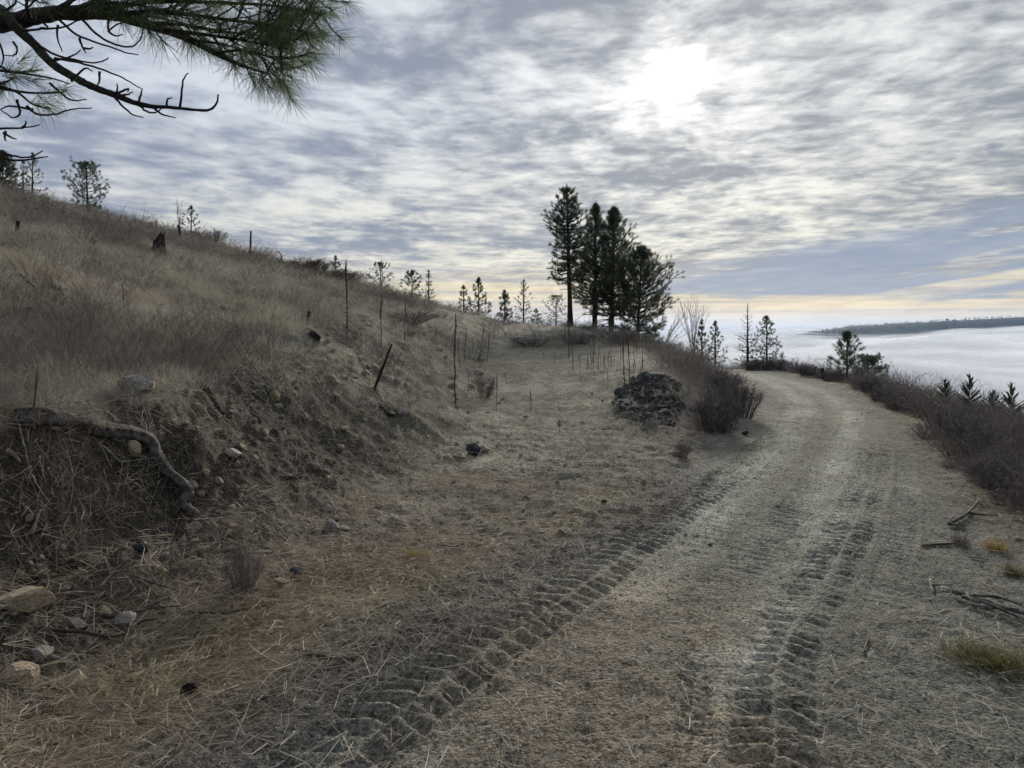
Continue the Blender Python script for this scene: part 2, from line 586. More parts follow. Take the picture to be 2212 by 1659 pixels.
def catmull(P, n):
    P = np.asarray(P, float)
    Q = np.vstack([2 * P[0] - P[1], P, 2 * P[-1] - P[-2]])
    out = []
    for i in range(len(P) - 1):
        p0, p1, p2, p3 = Q[i:i + 4]
        for t in np.linspace(0, 1, n, endpoint=False):
            out.append(.5 * ((2 * p1) + (p2 - p0) * t + (2 * p0 - 5 * p1 + 4 * p2 - p3) * t * t + (3 * p1 - p0 - 3 * p2 + p3) * t ** 3))
    out.append(P[-1])
    return np.array(out)


# ------------------------------------------------------------------ materials
def material(name):
    m = bpy.data.materials.new(name)
    m.use_nodes = True
    m.node_tree.nodes.clear()
    return m, NT(m.node_tree)


def finish(t, col, rough=.9, bump=None, bdist=.01, trans=0.0, spec=.2, bstr=1.0):
    p = t.new('ShaderNodeBsdfPrincipled')
    t.put(p.inputs['Base Color'], col)
    t.put(p.inputs['Roughness'], rough)
    p.inputs['Specular IOR Level'].default_value = spec
    if bump is not None:
        b = t.new('ShaderNodeBump')
        b.inputs['Distance'].default_value = bdist
        b.inputs['Strength'].default_value = bstr
        t.l.new(bump, b.inputs['Height'])
        t.l.new(b.outputs[0], p.inputs['Normal'])
    sh = p.outputs[0]
    if trans:
        tr = t.new('ShaderNodeBsdfTranslucent')
        t.put(tr.inputs[0], col)
        mx = t.new('ShaderNodeMixShader')
        mx.inputs[0].default_value = trans
        t.l.new(sh, mx.inputs[1])
        t.l.new(tr.outputs[0], mx.inputs[2])
        sh = mx.outputs[0]
    o = t.new('ShaderNodeOutputMaterial')
    t.l.new(sh, o.inputs[0])


def simple_mat(name, c1, c2, scale=20, rough=.9, trans=0.0, bump=0.0, stretch=None, spec=.15, objrand=0.0):
    m, t = material(name)
    tc = t.new('ShaderNodeTexCoord')
    vec = tc.outputs['Object']
    if stretch:
        mp = t.new('ShaderNodeMapping')
        mp.inputs['Scale'].default_value = stretch
        t.l.new(vec, mp.inputs[0])
        vec = mp.outputs[0]
    n = t.noise(vec, scale, 5, .6)
    f = t.sstep(n, .34, .66)
    if objrand:
        oi = t.new('ShaderNodeObjectInfo')
        f = t.m('MINIMUM', t.m('MAXIMUM', t.add(f, t.mul(t.sub(oi.outputs['Random'], .5), objrand)), 0.0), 1.0)
    col = t.mix(f, c1, c2)
    finish(t, col, rough, n if bump else None, bump or .01, trans, spec)
    return m


def instanced_mat(name, stops, rough=.9, trans=0.35, var=.25):
    """colour from the tint carried by each instanced clump"""
    m, t = material(name)
    at = t.new('ShaderNodeAttribute', attribute_type='INSTANCER', attribute_name='tint')
    geo = t.new('ShaderNodeNewGeometry')
    f = t.add(at.outputs['Fac'], t.mul(t.sub(geo.outputs['Random Per Island'], .5), var))
    r = t.new('ShaderNodeValToRGB')
    el = r.color_ramp.elements
    while len(el) > 1:
        el.remove(el[-1])
    el[0].position = stops[0][0]
    el[0].color = (*stops[0][1], 1)
    for p, c in stops[1:]:
        e = el.new(p)
        e.color = (*c, 1)
    t.l.new(f, r.inputs[0])
    finish(t, r.outputs[0], rough, None, .01, trans, .1)
    return m


def ground_mat():
    m, t = material('ground')
    at = t.new('ShaderNodeAttribute', attribute_name='Col')
    g = t.new('ShaderNodeAttribute', attribute_name='Grit')
    tc = t.new('ShaderNodeTexCoord')
    P = tc.outputs['Object']
    n1 = t.noise(P, 5, 6, .65)
    n2 = t.noise(P, 42, 4, .65)
    n3 = t.noise(P, 130, 3, .6)
    vo = t.new('ShaderNodeTexVoronoi')
    t.l.new(P, vo.inputs['Vector'])
    vo.inputs['Scale'].default_value = 60
    k = t.add(t.add(t.mul(t.sstep(n1, .3, .7), .5), t.mul(t.sstep(n2, .34, .66), .95)), .28)
    k = t.m('MAXIMUM', t.add(k, t.mul(t.sub(n3, .5), 2.4)), .12)
    sc_ = t.new('ShaderNodeVectorMath', operation='SCALE')
    t.l.new(at.outputs['Color'], sc_.inputs[0])
    t.l.new(k, sc_.inputs['Scale'])
    # a scatter of paler and darker grains
    sepc = t.new('ShaderNodeSeparateColor')
    t.l.new(vo.outputs['Color'], sepc.inputs[0])
    grain = t.mul(t.sstep(sepc.outputs[0], .86, .94), t.mul(g.outputs['Fac'], .5))
    col = t.mix(grain, sc_.outputs[0], (.30, .29, .26))
    grain2 = t.mul(t.sstep(sepc.outputs[1], .84, .92), t.mul(g.outputs['Fac'], .5))
    col = t.mix(grain2, col, (.045, .045, .045))
    hgt = t.add(t.add(t.mul(n2, .6), t.mul(n3, .35)), t.mul(t.sub(1.0, vo.outputs['Distance']), .4))
    finish(t, col, .95, hgt, .055, 0, .12)
    return m


M = {}
M['ground'] = ground_mat()
M['bark'] = simple_mat('bark', (.020, .016, .014), (.060, .045, .036), 14, .95, bump=.02, stretch=(1, 1, .25))
M['bark_dark'] = simple_mat('bark_dark', (.012, .011, .011), (.035, .030, .028), 30, .95, bump=.004)
M['dead_wood'] = simple_mat('dead_wood', (.09, .08, .07), (.26, .24, .21), 18, .9, bump=.006, stretch=(1, 1, 1))
M['grey_wood'] = simple_mat('grey_wood', (.030, .027, .026), (.120, .110, .102), 22, .9, bump=.006)
M['char'] = simple_mat('char', (.010, .010, .010), (.04, .037, .035), 30, .95, bump=.01, spec=.03)
M['needles'] = simple_mat('needles', (.048, .070, .045), (.105, .135, .080), 6, .7, trans=.55, spec=.3)
M['needles_near'] = simple_mat('needles_near', (.045, .075, .034), (.13, .17, .075), 5, .6, trans=.35, spec=.35)
M['cedar'] = simple_mat('cedar', (.020, .045, .022), (.045, .08, .035), 8, .75, trans=.25)
M['twig'] = simple_mat('twig', (.10, .085, .079), (.21, .178, .165), 9, .9)
M['twig_dark'] = simple_mat('twig_dark', (.075, .066, .067), (.18, .155, .155), 7, .9)
M['stalk'] = simple_mat('stalk', (.055, .042, .035), (.125, .095, .076), 30, .95)
M['rock_tan'] = simple_mat('rock_tan', (.20, .155, .105), (.40, .335, .24), 7, .9, bump=.02, objrand=.5)
M['rock_grey'] = simple_mat('rock_grey', (.17, .16, .14), (.36, .34, .30), 8, .9, bump=.02, objrand=.6)
M['rock_dark'] = simple_mat('rock_dark', (.026, .028, .032), (.080, .082, .085), 9, .95, bump=.02, spec=.06, objrand=.8)

# ------------------------------------------------------------------ ground sheets
def ground_colour(x, y, pr):
    road, cut, hillm, spur, bank, right = masks(x, y)
    n = lambda f, s, o=4: fbm(x * f, y * f, s, o)
    C = np.zeros((len(x), 3))

    def c(*a): return np.array(a)[None]
    # hill: dry grass thatch with rusty and grey-green patches
    a = ss(n(.25, 101), -.35, .35)[:, None]
    b = ss(n(.5, 103), .05, .5)[:, None]
    hillc = c(.120, .106, .083) * (1 - a) + c(.185, .163, .126) * a
    hillc = hillc * (1 - .6 * b) + c(.20, .125, .080) * .6 * b
    # cut: dark crumbly soil, paler and sandier farther along
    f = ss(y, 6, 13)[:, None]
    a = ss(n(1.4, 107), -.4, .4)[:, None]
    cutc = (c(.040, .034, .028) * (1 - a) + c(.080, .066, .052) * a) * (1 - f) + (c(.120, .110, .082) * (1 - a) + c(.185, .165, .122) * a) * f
    # spur: trodden grit with grass remains
    a = ss(n(.9, 109), -.35, .35)[:, None]
    b = ss(n(.45, 113), .0, .4)[:, None]
    spurc = c(.155, .146, .114) * (1 - a) + c(.215, .196, .148) * a
    spurc = spurc * (1 - .45 * b) + c(.20, .15, .10) * .45 * b
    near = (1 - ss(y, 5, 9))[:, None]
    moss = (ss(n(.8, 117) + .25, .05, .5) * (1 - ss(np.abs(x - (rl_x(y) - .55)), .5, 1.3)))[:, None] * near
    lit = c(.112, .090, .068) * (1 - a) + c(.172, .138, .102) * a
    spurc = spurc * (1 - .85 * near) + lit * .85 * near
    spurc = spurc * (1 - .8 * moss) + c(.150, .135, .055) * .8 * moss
    # road: grey-tan sand, browner with needles near the camera
    a = ss(n(.8, 121), -.35, .35)[:, None]
    roadc = c(.128, .125, .102) * (1 - a) + c(.164, .159, .131) * a
    br = ((1 - ss(y, 3.4, 6.2)) * ss(n(.9, 127) + .55, .1, .7) * ss(x, -.8, .1) * (1 - ss(x, 1.0, 1.7)))[:, None]
    roadc = roadc * (1 - .75 * br) + c(.200, .150, .098) * .75 * br
    rb = ss(n(.7, 131, 3), .38, .62)[:, None] * .35
    roadc = roadc * (1 - rb) + c(.21, .15, .105) * rb
    pf = path_field(x, y)[:, None] * (.75 + .25 * ss(n(1.5, 129), -.3, .3))[:, None]
    roadc = roadc * (.80 + .72 * pf)
    # strip of dark gravel along the left wheel track
    gx = rl_x(y) + .02 + .10 * fbm(y * .8, y * 0, 5, 3)
    gr = ((1 - .8 * pr) * np.exp(-((x - gx) / (.20 + .025 * y)) ** 2) * (1 - ss(y, 7.2, 9.2)) * (.65 + .35 * ss(n(2, 133), -.3, .3)))[:, None]
    gr2 = (ss(n(.9, 137), .05, .45) * ss(x, 1.5, 2.2) * (1 - ss(y, 4, 7)))[:, None] * .5
    gr = np.clip(np.maximum(gr, gr2), 0, 1)
    roadc = roadc * (1 - .95 * gr) + c(.074, .076, .081) * .95 * gr
    # verge on the right: needles, moss, soil
    a = ss(n(.8, 141), -.3, .3)[:, None]
    rightc = c(.105, .088, .066) * (1 - a) + c(.150, .125, .075) * a
    mossr = (ss(n(.6, 143), -.05, .4) * np.exp(-((x - rr_x(y) + .3) / .8) ** 2))[:, None]
    rightc = rightc * (1 - .6 * mossr) + c(.115, .115, .050) * .6 * mossr
    bankc = c(.12, .10, .082) + 0 * rightc
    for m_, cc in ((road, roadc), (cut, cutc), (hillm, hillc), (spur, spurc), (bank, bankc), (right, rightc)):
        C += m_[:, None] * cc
    tot = (road + cut + hillm + spur + bank + right)[:, None]
    C /= np.maximum(tot, .2)
    rub = (1 - ss(((x - 2.42 - .16 * (y - 13.0)) / .72) ** 2 + ((y - 13.0) / 2.6) ** 2 + .5 * n(2.2, 161), .55, 1.1))[:, None]
    C = C * (1 - .9 * rub) + c(.030, .031, .034) * .9 * rub      # dark broken rock under the heap
    C *= 1.5
    C = C * .82 + C.mean(1, keepdims=True) * .18
    C *= np.array([[.975, 1.0, .985]])
    # sand pressed by the tyres is smoother and a little paler
    C *= 1 + .22 * pr[:, None]
    C *= (1 + .16 * n(3.1, 151, 3))[:, None]
    gm = np.clip(road + .7 * spur + .3 * cut + gr[:, 0], 0, 1)
    return np.clip(C, .01, .7), gm


def build_ground():
    az = np.concatenate([np.linspace(-180, -62, 40)[:-1], np.linspace(-62, -39, 60)[:-1], np.linspace(-39, 39, 720), np.linspace(39, 62, 60)[1:], np.linspace(62, 180, 40)[1:]])
    az = np.radians(az)
    r = np.concatenate([np.geomspace(.25, 1.9, 24)[:-1], np.geomspace(1.9, 12, 350)[:-1], np.geomspace(12, 62, 170)[:-1], np.geomspace(62, 900, 50)])
    A, R = np.meshgrid(az, r)
    x, y = (R * np.sin(A)).ravel(), (R * np.cos(A)).ravel()
    # keep land behind the viewer from running away
    dz, pr = track_field(x, y)
    z = H(x, y)
    C, G = ground_colour(x, y, pr)
    nr, na = A.shape
    i = np.arange(nr - 1)[:, None] * na + np.arange(na - 1)[None]
    F = np.stack([i, i + 1, i + 1 + na, i + na], -1).reshape(-1, 4)[:, ::-1]
    V = np.stack([x, y, z], 1)
    fc = V[F].mean(1)
    fx, fy = fc[:, 0], fc[:, 1]
    w = fbm(fx * 1.1, fy * 1.1, 31, 3) * .2
    rl, rr, tx = rl_x(fy), rr_x(fy), toe_x(fy)
    cx = tx - top_dx(fy)
    reg = np.zeros(len(F), int)
    reg[fx + w > cx] = 1
    reg[fx + w > tx] = 2
    reg[fx + w > rl] = 3
    reg[fx + w > rr] = 4
    names = [('hillside', 'steep hillside of dry grass left of the track', 'hillside'), ('cut_bank', 'crumbling dark earth bank cut into the hill', 'bank'),
             ('spur_track', 'overgrown gritty spur track rising to the pine clump', 'track'), ('dirt_road', 'sandy dirt road with tyre tread marks', 'road'),
             ('valley_slope', 'brushy slope falling away right of the road', 'slope')]
    for k, (nm, lb, cat) in enumerate(names):
        f = F[reg == k]
        u, inv = np.unique(f, return_inverse=True)
        me = mesh_from(nm, V[u], inv.reshape(-1, 4), True)
        ca = me.attributes.new('Col', 'FLOAT_COLOR', 'POINT')
        ca.data.foreach_set('color', np.concatenate([C[u], np.ones((len(u), 1))], 1).astype(np.float32).ravel())
        ga = me.attributes.new('Grit', 'FLOAT', 'POINT')
        ga.data.foreach_set('value', G[u].astype(np.float32))
        link(nm, me, M['ground'], kind='structure', label=lb, cat=cat)


build_ground()


# ------------------------------------------------------------------ far ridge, fog, haze
def build_far():
    # ridge across the valley
    n, k = 260, 14
    a = np.linspace(.36, 1.6, n)
    Y = 2300.0
    crest = 1.7 + Y * np.interp(a, [.36, .44, .47, .52, .6, .70, .85, 1.6], [-.02, -.0065, -.0025, .0005, .0055, .0105, .014, .016])
    V = []
    for j in range(k):
        t = j / (k - 1)
        yy = Y - 260 + 520 * t
        prof = 1 - abs(t - .5) * 2
        zz = -75 + (crest + 75) * (prof ** .8) + 2.0 * fbm(a * 40, a * 0 + j * .4, 5, 4)
        V.append(np.stack([a * Y, np.full(n, yy), zz], 1))
    V = np.concatenate(V)
    i = np.arange(k - 1)[:, None] * n + np.arange(n - 1)[None]
    F = np.stack([i, i + 1, i + 1 + n, i + n], -1).reshape(-1, 4)
    M['ridge'] = simple_mat('ridge', (.016, .024, .026), (.028, .036, .034), .02, .95)
    link('ridge', mesh_from('ridge', V, F, True), M['ridge'], kind='structure', label='low dark ridge beyond the fog filled valley', cat='ridge')
    mb = MB()
    N = 2600
    aa = rng.uniform(.40, 1.3, N)
    tt = rng.uniform(.30, .55, N)
    yy = Y - 260 + 520 * tt
    prof = (1 - np.abs(tt - .5) * 2) ** .8
    cz = np.interp(aa, a, crest)
    zz = -75 + (cz + 75) * prof
    hh = rng.uniform(2.2, 5, N) * np.where(rng.random(N) < .05, 1.3, 1)
    for q in range(N):
        b = np.array([aa[q] * Y, yy[q], zz[q] - 2])
        rr = hh[q] * rng.uniform(.22, .42)
        ph = rng.uniform(0, 6.3)
        th = ph + np.arange(5) / 5 * 6.283
        ring = b + np.stack([np.cos(th) * rr, np.sin(th) * rr, th * 0 + hh[q] * .15], 1)
        ring2 = b + np.stack([np.cos(th + .6) * rr * .62, np.sin(th + .6) * rr * .62, th * 0 + hh[q] * .55], 1)
        tip = b + np.array([0, 0, hh[q] + 2])
        Vq = np.vstack([ring, ring2, tip])
        Fq = []
        for e in range(5):
            Fq += [[e, (e + 1) % 5, 5 + e], [(e + 1) % 5, 5 + (e + 1) % 5, 5 + e], [5 + e, 5 + (e + 1) % 5, 10]]
        mb.add(Vq, Fq)
    link('far_wood', mb.mesh('far_wood'), M['ridge'], kind='stuff', label='dark conifer wood along the crest of the far ridge', cat='wood')
    # sea of fog filling the valley
    az = np.linspace(math.radians(-75), math.radians(95), 240)
    r = np.geomspace(150, 9000, 130)
    A, R = np.meshgrid(az, r)
    x, y = (R * np.sin(A)).ravel(), (R * np.cos(A)).ravel()
    sl = x / np.maximum(y, 1)
    lift = ss(y, 900, 2100) * ss(sl, .30, .95)
    z = -55 + 48 * lift - 12 * (1 - ss(np.hypot(x, y), 400, 1500))
    z += fbm(x / 420, y / 420, 201, 4, .55) * 26 + fbm(x / 150, y / 230, 207, 3, .45) * 9.0
    nr, na = A.shape
    i = np.arange(nr - 1)[:, None] * na + np.arange(na - 1)[None]
    F = np.stack([i, i + 1, i + 1 + na, i + na], -1).reshape(-1, 4)[:, ::-1]
    # a dense body of fog under thinning layers of vapour
    V, FF, AL = [], [], []
    for k, (dh, al) in enumerate([(0, 1.0), (2.2, .55), (4.6, .40), (7.5, .27), (11, .15)]):
        zz = z + dh * (1 + .8 * fbm(x / 150 + k * 3.1, y / 210, 221 + k, 3))
        V.append(np.stack([x, y, zz], 1))
        FF.append(F + k * len(x))
        AL.append(np.full(len(x), al))
    m, t = material('fog')
    d = t.new('ShaderNodeBsdfDiffuse')
    d.inputs[0].default_value = (.95, .96, .975, 1)
    tr = t.new('ShaderNodeBsdfTranslucent')
    tr.inputs[0].default_value = (.95, .96, .975, 1)
    mx = t.new('ShaderNodeMixShader')
    mx.inputs[0].default_value = .18
    t.l.new(d.outputs[0], mx.inputs[1])
    t.l.new(tr.outputs[0], mx.inputs[2])
    at = t.new('ShaderNodeAttribute', attribute_name='thick')
    tc = t.new('ShaderNodeTexCoord')
    mp = t.new('ShaderNodeMapping')
    mp.inputs['Scale'].default_value = (.0048, .0036, .02)
    t.l.new(tc.outputs['Object'], mp.inputs[0])
    nz = t.noise(mp.outputs[0], 1.0, 5, .6)
    cov = t.m('MAXIMUM', t.sstep(at.outputs['Fac'], .8, .95), t.mul(at.outputs['Fac'], t.mul(t.sstep(nz, .36, .66), 1.5)))
    tp = t.new('ShaderNodeBsdfTransparent')
    m2 = t.new('ShaderNodeMixShader')
    t.l.new(cov, m2.inputs[0])
    t.l.new(tp.outputs[0], m2.inputs[1])
    t.l.new(mx.outputs[0], m2.inputs[2])
    o = t.new('ShaderNodeOutputMaterial')
    t.l.new(m2.outputs[0], o.inputs[0])
    me = mesh_from('fog', np.concatenate(V), np.concatenate(FF), True)
    ta = me.attributes.new('thick', 'FLOAT', 'POINT')
    ta.data.foreach_set('value', np.concatenate(AL).astype(np.float32))
    link('fog', me, m, kind='stuff', label='sea of white fog filling the valley below the road', cat='fog')
    # even haze in the air
    x0, x1, y0, y1, z0, z1 = -9500, 9500, -9500, 9500, -420, 60
    V = [(x0, y0, z0), (x1, y0, z0), (x1, y1, z0), (x0, y1, z0), (x0, y0, z1), (x1, y0, z1), (x1, y1, z1), (x0, y1, z1)]
    F = [(0, 3, 2, 1), (4, 5, 6, 7), (0, 1, 5, 4), (1, 2, 6, 5), (2, 3, 7, 6), (3, 0, 4, 7)]
    m, t = material('haze')
    pv = t.new('ShaderNodeVolumePrincipled')
    pv.inputs['Color'].default_value = (.52, .72, 1.0, 1)
    pv.inputs['Density'].default_value = .00005
    pv.inputs['Anisotropy'].default_value = .3
    o = t.new('ShaderNodeOutputMaterial')
    t.l.new(pv.outputs[0], o.inputs['Volume'])
    link('haze', mesh_from('haze', V, F), m, kind='stuff', label='thin pale haze in the valley air', cat='haze')


build_far()


# ------------------------------------------------------------------ pines
def perp(d):
    r = rng.standard_normal(3)
    p = np.cross(d, r)
    return p / (np.linalg.norm(p) + 1e-9)


def tuft(mb, P, Dr, ln, n, w, spread=(12, 95), segs=1, droop=0.0, along=0.0):
    """bursts of needles at points P along directions Dr"""
    P = np.repeat(np.asarray(P), n, 0)
    Dd = np.repeat(unit(Dr), n, 0)
    M_ = len(P)
    R = unit(np.cross(Dd, rng.standard_normal((M_, 3))))
    ph = np.radians(rng.uniform(spread[0], spread[1], M_))[:, None]
    d = Dd * np.cos(ph) + R * np.sin(ph)
    L = ln * rng.uniform(.65, 1.05, M_)
    c = np.zeros((M_, 3))
    c[:, 2] = -droop * L * rng.uniform(.4, 1.3, M_)
    B = P - Dd * (along * rng.random((M_, 1)))
    mb.blades(B, d, L, w, c, segs)


def pine(X, Y, h, cr, label, cbase=.12, whorls=12, nb=4, lat=3, ln=.13, nn=14, w=.012, lean=(0, 0), dead_top=0.0, shape='cone', bare=0.0,
         group=None, seed=1, trunk_r=None, up=(5, 55), name='pine_tree', zoff=0.0, dead_low=0):
    global rng
    keep, rng = rng, np.random.default_rng(seed)
    z0 = float(H(np.array([X]), np.array([Y]), False)[0]) - .06 + zoff
    root = link(name, None, label=label, cat='tree', group=group, loc=(X, Y, z0))
    tr = trunk_r or h * .016 + .012
    tp = np.linspace(0, 1, 9)
    TP = np.stack([lean[0] * h * tp + rng.normal(0, .006 * h, 9) * tp * (1 - tp), lean[1] * h * tp, h * tp], 1)
    mb = MB()
    mb.tube(TP, tr * (1.12 - tp) ** .8 * np.where(tp == 0, 1.25, 1), 8)
    link('trunk', mb.mesh('trunk', True), M['bark'], root)
    bm, nm = MB(), MB()
    tips, dirs = [], []

    def at_h(t):
        return np.array([np.interp(t, tp, TP[:, k]) for k in range(3)])
    for k in range(whorls):
        s = (k + rng.uniform(-.3, .3)) / max(whorls - 1, 1)
        s = min(max(s, 0), 1)
        t = cbase + (.965 - cbase) * s
        if shape == 'cone':
            pr = (1 - s) ** .75 * .95 + .07
            if s < .15:
                pr *= .75 + s * 1.6
        elif shape == 'oval':
            pr = math.sin(math.pi * min(1, (s * .86 + .14))) ** .6 * .95 + .08
        else:                        # column, rounded top
            pr = min(1, 1.5 * (1 - s) ** .6 + .08) * (.72 + .5 * rng.random())
        ph0 = rng.uniform(0, 6.283)
        for b in range(nb):
            if rng.random() < bare:
                continue
            ph = ph0 + b * 6.283 / nb + rng.uniform(-.45, .45)
            L = cr * pr * rng.uniform(.62, 1.12)
            e = math.radians(up[0] + (up[1] - up[0]) * s + rng.uniform(-9, 9))
            d = np.array([math.cos(ph) * math.cos(e), math.sin(ph) * math.cos(e), math.sin(e)])
            p0 = at_h(t)
            rise = h * .99 - p0[2]
            L = max(.04, min(L, rise / max(.08, d[2] + .16)))
            p1 = p0 + d * L * .5 + np.array([0, 0, -.02 * L])
            p2 = p0 + d * L + np.array([0, 0, .16 * L])
            pth = catmull([p0, p1, p2], 3)
            br = max(.0035, tr * .30 * (L / max(cr, .01)) ** .8)
            bm.tube(pth, np.linspace(br, br * .35, len(pth)), 4, False)
            isdead = s > 1 - dead_top
            end = unit(pth[-1] - pth[-2])
            if not isdead:
                tips.append(pth[-1])
                dirs.append(end)
            for q in range(max(1, int(round(lat * (.25 + .75 * min(1, pr)))))):
                f = rng.uniform(.30, .97)
                pp = np.array([np.interp(f, np.linspace(0, 1, len(pth)), pth[:, c]) for c in range(3)])
                sd = unit(end * rng.uniform(.4, 1) + perp(end) * rng.uniform(.5, 1.0) + np.array([0, 0, .35]))
                l2 = L * rng.uniform(.12, .34) + .02
                bm.tube(np.array([pp, pp + sd * l2 * .5, pp + sd * l2 + np.array([0, 0, .08 * l2])]), [br * .4, br * .33, br * .25], 3, False)
                if not isdead:
                    tips.append(pp + sd * l2)
                    dirs.append(sd)
    for k in range(dead_low):        # dead stubs under the crown
        t = cbase * rng.uniform(.15, .98)
        ph = rng.uniform(0, 6.283)
        L = cr * rng.uniform(.25, .75)
        d = np.array([math.cos(ph), math.sin(ph), rng.uniform(-.35, .1)])
        p0 = at_h(t)
        pth = catmull([p0, p0 + d * L * .6, p0 + d * L + np.array([0, 0, -.12 * L])], 3)
        bm.tube(pth, np.linspace(tr * .18, tr * .05, len(pth)), 4, False)
        for q in range(3):
            f = rng.uniform(.4, 1)
            pp = pth[int(f * (len(pth) - 1))]
            bm.tube(np.array([pp, pp + unit(d + perp(d) * .9) * L * .25]), [tr * .08, tr * .04], 3, False)
    if not dead_top:
        tips.append(TP[-1])
        dirs.append(np.array([0, 0, 1.0]))
    link('branches', bm.mesh('branches', True), M['bark'], root)
    if tips:
        tuft(nm, np.array(tips), np.array(dirs), ln, int(nn * 1.5) if h < 5 else nn, w * (1.3 if h < 5 else 1), along=ln * .8)
        link('crown', nm.mesh('crown'), M['needles'], root)
    rng = keep
    return root


def pine_px(xb, top, Y, wpx, label, **k):
    """a pine whose stem stands at column xb, whose tip reaches row top, at distance Y, crown wpx wide"""
    u, v = D(xb, top)
    X = (u - 512) / FPX * Y
    z0 = float(H(np.array([X]), np.array([Y]), False)[0]) - .06 + k.get('zoff', 0)
    h = CAMZ + (HOR - v) / FPX * Y - z0
    lx = k.pop('lean_px', 0) / 2.16 / FPX * Y / h
    return pine(X, Y, h, wpx / 2.16 / FPX * Y / 2 * (1.3 if k.get('trunk_r') else 1.1), label, lean=(lx, 0), **k)


# the clump at the head of the spur
G1 = 'tall pines of the clump'
pine_px(1232, 400, 45, 70, 'tall slender pine with long bare trunk, leftmost of the clump', cbase=.34, whorls=28, nb=6, lat=9, ln=.22, nn=34, w=.014, shape='col', seed=11, lean_px=-8, trunk_r=.155, up=(-12, 40), group=G1, bare=.12, dead_low=8)
pine_px(1284, 437, 44, 108, 'tall pine second from left in the clump, dead stubs low on its trunk', cbase=.26, whorls=28, nb=6, lat=9, ln=.25, nn=34, w=.013, shape='cone', seed=12, lean_px=3, trunk_r=.155, up=(0, 58), group=G1, bare=.08, dead_low=12)
pine_px(1320, 446, 43, 150, 'broad dense pine third from left in the clump', cbase=.22, whorls=29, nb=6, lat=10, ln=.25, nn=34, w=.013, shape='cone', seed=13, lean_px=6, trunk_r=.165, up=(0, 58), group=G1, dead_low=12)
pine_px(1376, 532, 41, 116, 'short bushy pine at the right end of the tall clump', cbase=.06, whorls=24, nb=7, lat=12, ln=.23, nn=34, w=.013, shape='col', seed=14, lean_px=10, trunk_r=.10, up=(0, 55), group=G1)
# young pines along the skyline
G2 = 'young pines along the skyline'
G3 = 'young pines beside the road'
sp = dict(group=G2)
pine_px(6, 326, 43, 84, 'dense dark conifer cut off by the left edge of the picture', cbase=.03, whorls=22, nb=6, lat=6, ln=.16, nn=18, w=.018, seed=21, zoff=-.3, **sp)
pine_px(70, 330, 43, 70, 'thin open pine beside the dense conifer at the far left', cbase=.15, whorls=12, nb=4, lat=3, ln=.13, nn=14, w=.015, seed=22, zoff=-.3, bare=.1, **sp)
pine_px(50, 345, 44, 40, 'spindly pine stem close against the thin open pine', cbase=.4, whorls=8, nb=3, lat=2, ln=.12, nn=12, w=.015, seed=23, zoff=-.3, bare=.2, **sp)
pine_px(190, 350, 38.5, 84, 'well shaped lone pine on the upper left skyline', cbase=.10, whorls=14, nb=5, lat=4, ln=.15, nn=16, w=.016, seed=24, shape='oval', lean_px=-4, **sp)
pine_px(413, 445, 37, 50, 'sparse thin pine standing behind the charred stump', cbase=.12, whorls=11, nb=4, lat=2, ln=.11, nn=12, w=.016, seed=25, bare=.1, **sp)
pine_px(725, 553, 41, 36, 'tiny pine peeping over the brush near the tall dead stalk', cbase=.1, whorls=7, nb=4, lat=3, ln=.12, nn=14, w=.016, seed=26, **sp)
pine_px(822, 567, 43, 50, 'small round pine behind the fallen tree', cbase=.1, whorls=8, nb=5, lat=3, ln=.13, nn=14, w=.016, seed=27, shape='oval', **sp)
pine_px(890, 584, 45, 48, 'hazy round topped pine past the end of the fallen tree', cbase=.1, whorls=8, nb=5, lat=4, ln=.14, nn=14, w=.016, seed=28, shape='oval', **sp)
pine_px(926, 584, 44, 32, 'narrow little pine where the skyline dips', cbase=.1, whorls=9, nb=4, lat=2, ln=.12, nn=12, w=.016, seed=29, **sp)
pine_px(1001, 617, 48, 42, 'small pine left of the taller pointed one above the spur', cbase=.1, whorls=9, nb=5, lat=3, ln=.14, nn=14, w=.017, seed=30, **sp)
pine_px(1034, 599, 47, 58, 'pointed pine at the left side of the spur crest', cbase=.08, whorls=12, nb=5, lat=4, ln=.15, nn=16, w=.017, seed=31, **sp)
pine_px(1090, 627, 51, 52, 'dense cone shaped little pine on the spur crest', cbase=.06, whorls=10, nb=5, lat=5, ln=.16, nn=18, w=.018, seed=32, zoff=.2, **sp)
pine_px(1131, 604, 52, 56, 'tall open young pine behind the middle of the spur crest', cbase=.12, whorls=12, nb=4, lat=3, ln=.13, nn=13, w=.017, seed=33, zoff=.2, bare=.1, **sp)
pine_px(1158, 668, 50, 34, 'low seedling pine right of the tall open young pine', cbase=.05, whorls=5, nb=5, lat=3, ln=.13, nn=12, w=.017, seed=34, **sp)
pine_px(1201, 638, 51, 66, 'rounded sparse pine just left of the tall clump', cbase=.10, whorls=10, nb=5, lat=3, ln=.12, nn=12, w=.017, seed=35, shape='oval', zoff=.2, **sp)
sp = dict(group=G3)
pine_px(1516, 690, 30, 46, 'sparse pine tangled with the tall bare whips', cbase=.15, whorls=13, nb=5, lat=3, ln=.085, nn=13, w=.011, seed=41, **sp)
pine_px(1545, 693, 29, 56, 'thin sparse pine where the road bends out of sight', cbase=.12, whorls=14, nb=5, lat=3, ln=.08, nn=12, w=.011, seed=42, bare=.08, **sp)
pine_px(1615, 655, 31.5, 62, 'half dead pine with a bare needleless top', cbase=.10, whorls=17, nb=5, lat=2, ln=.07, nn=9, w=.010, seed=43, dead_top=.55, up=(-8, 40), **sp)
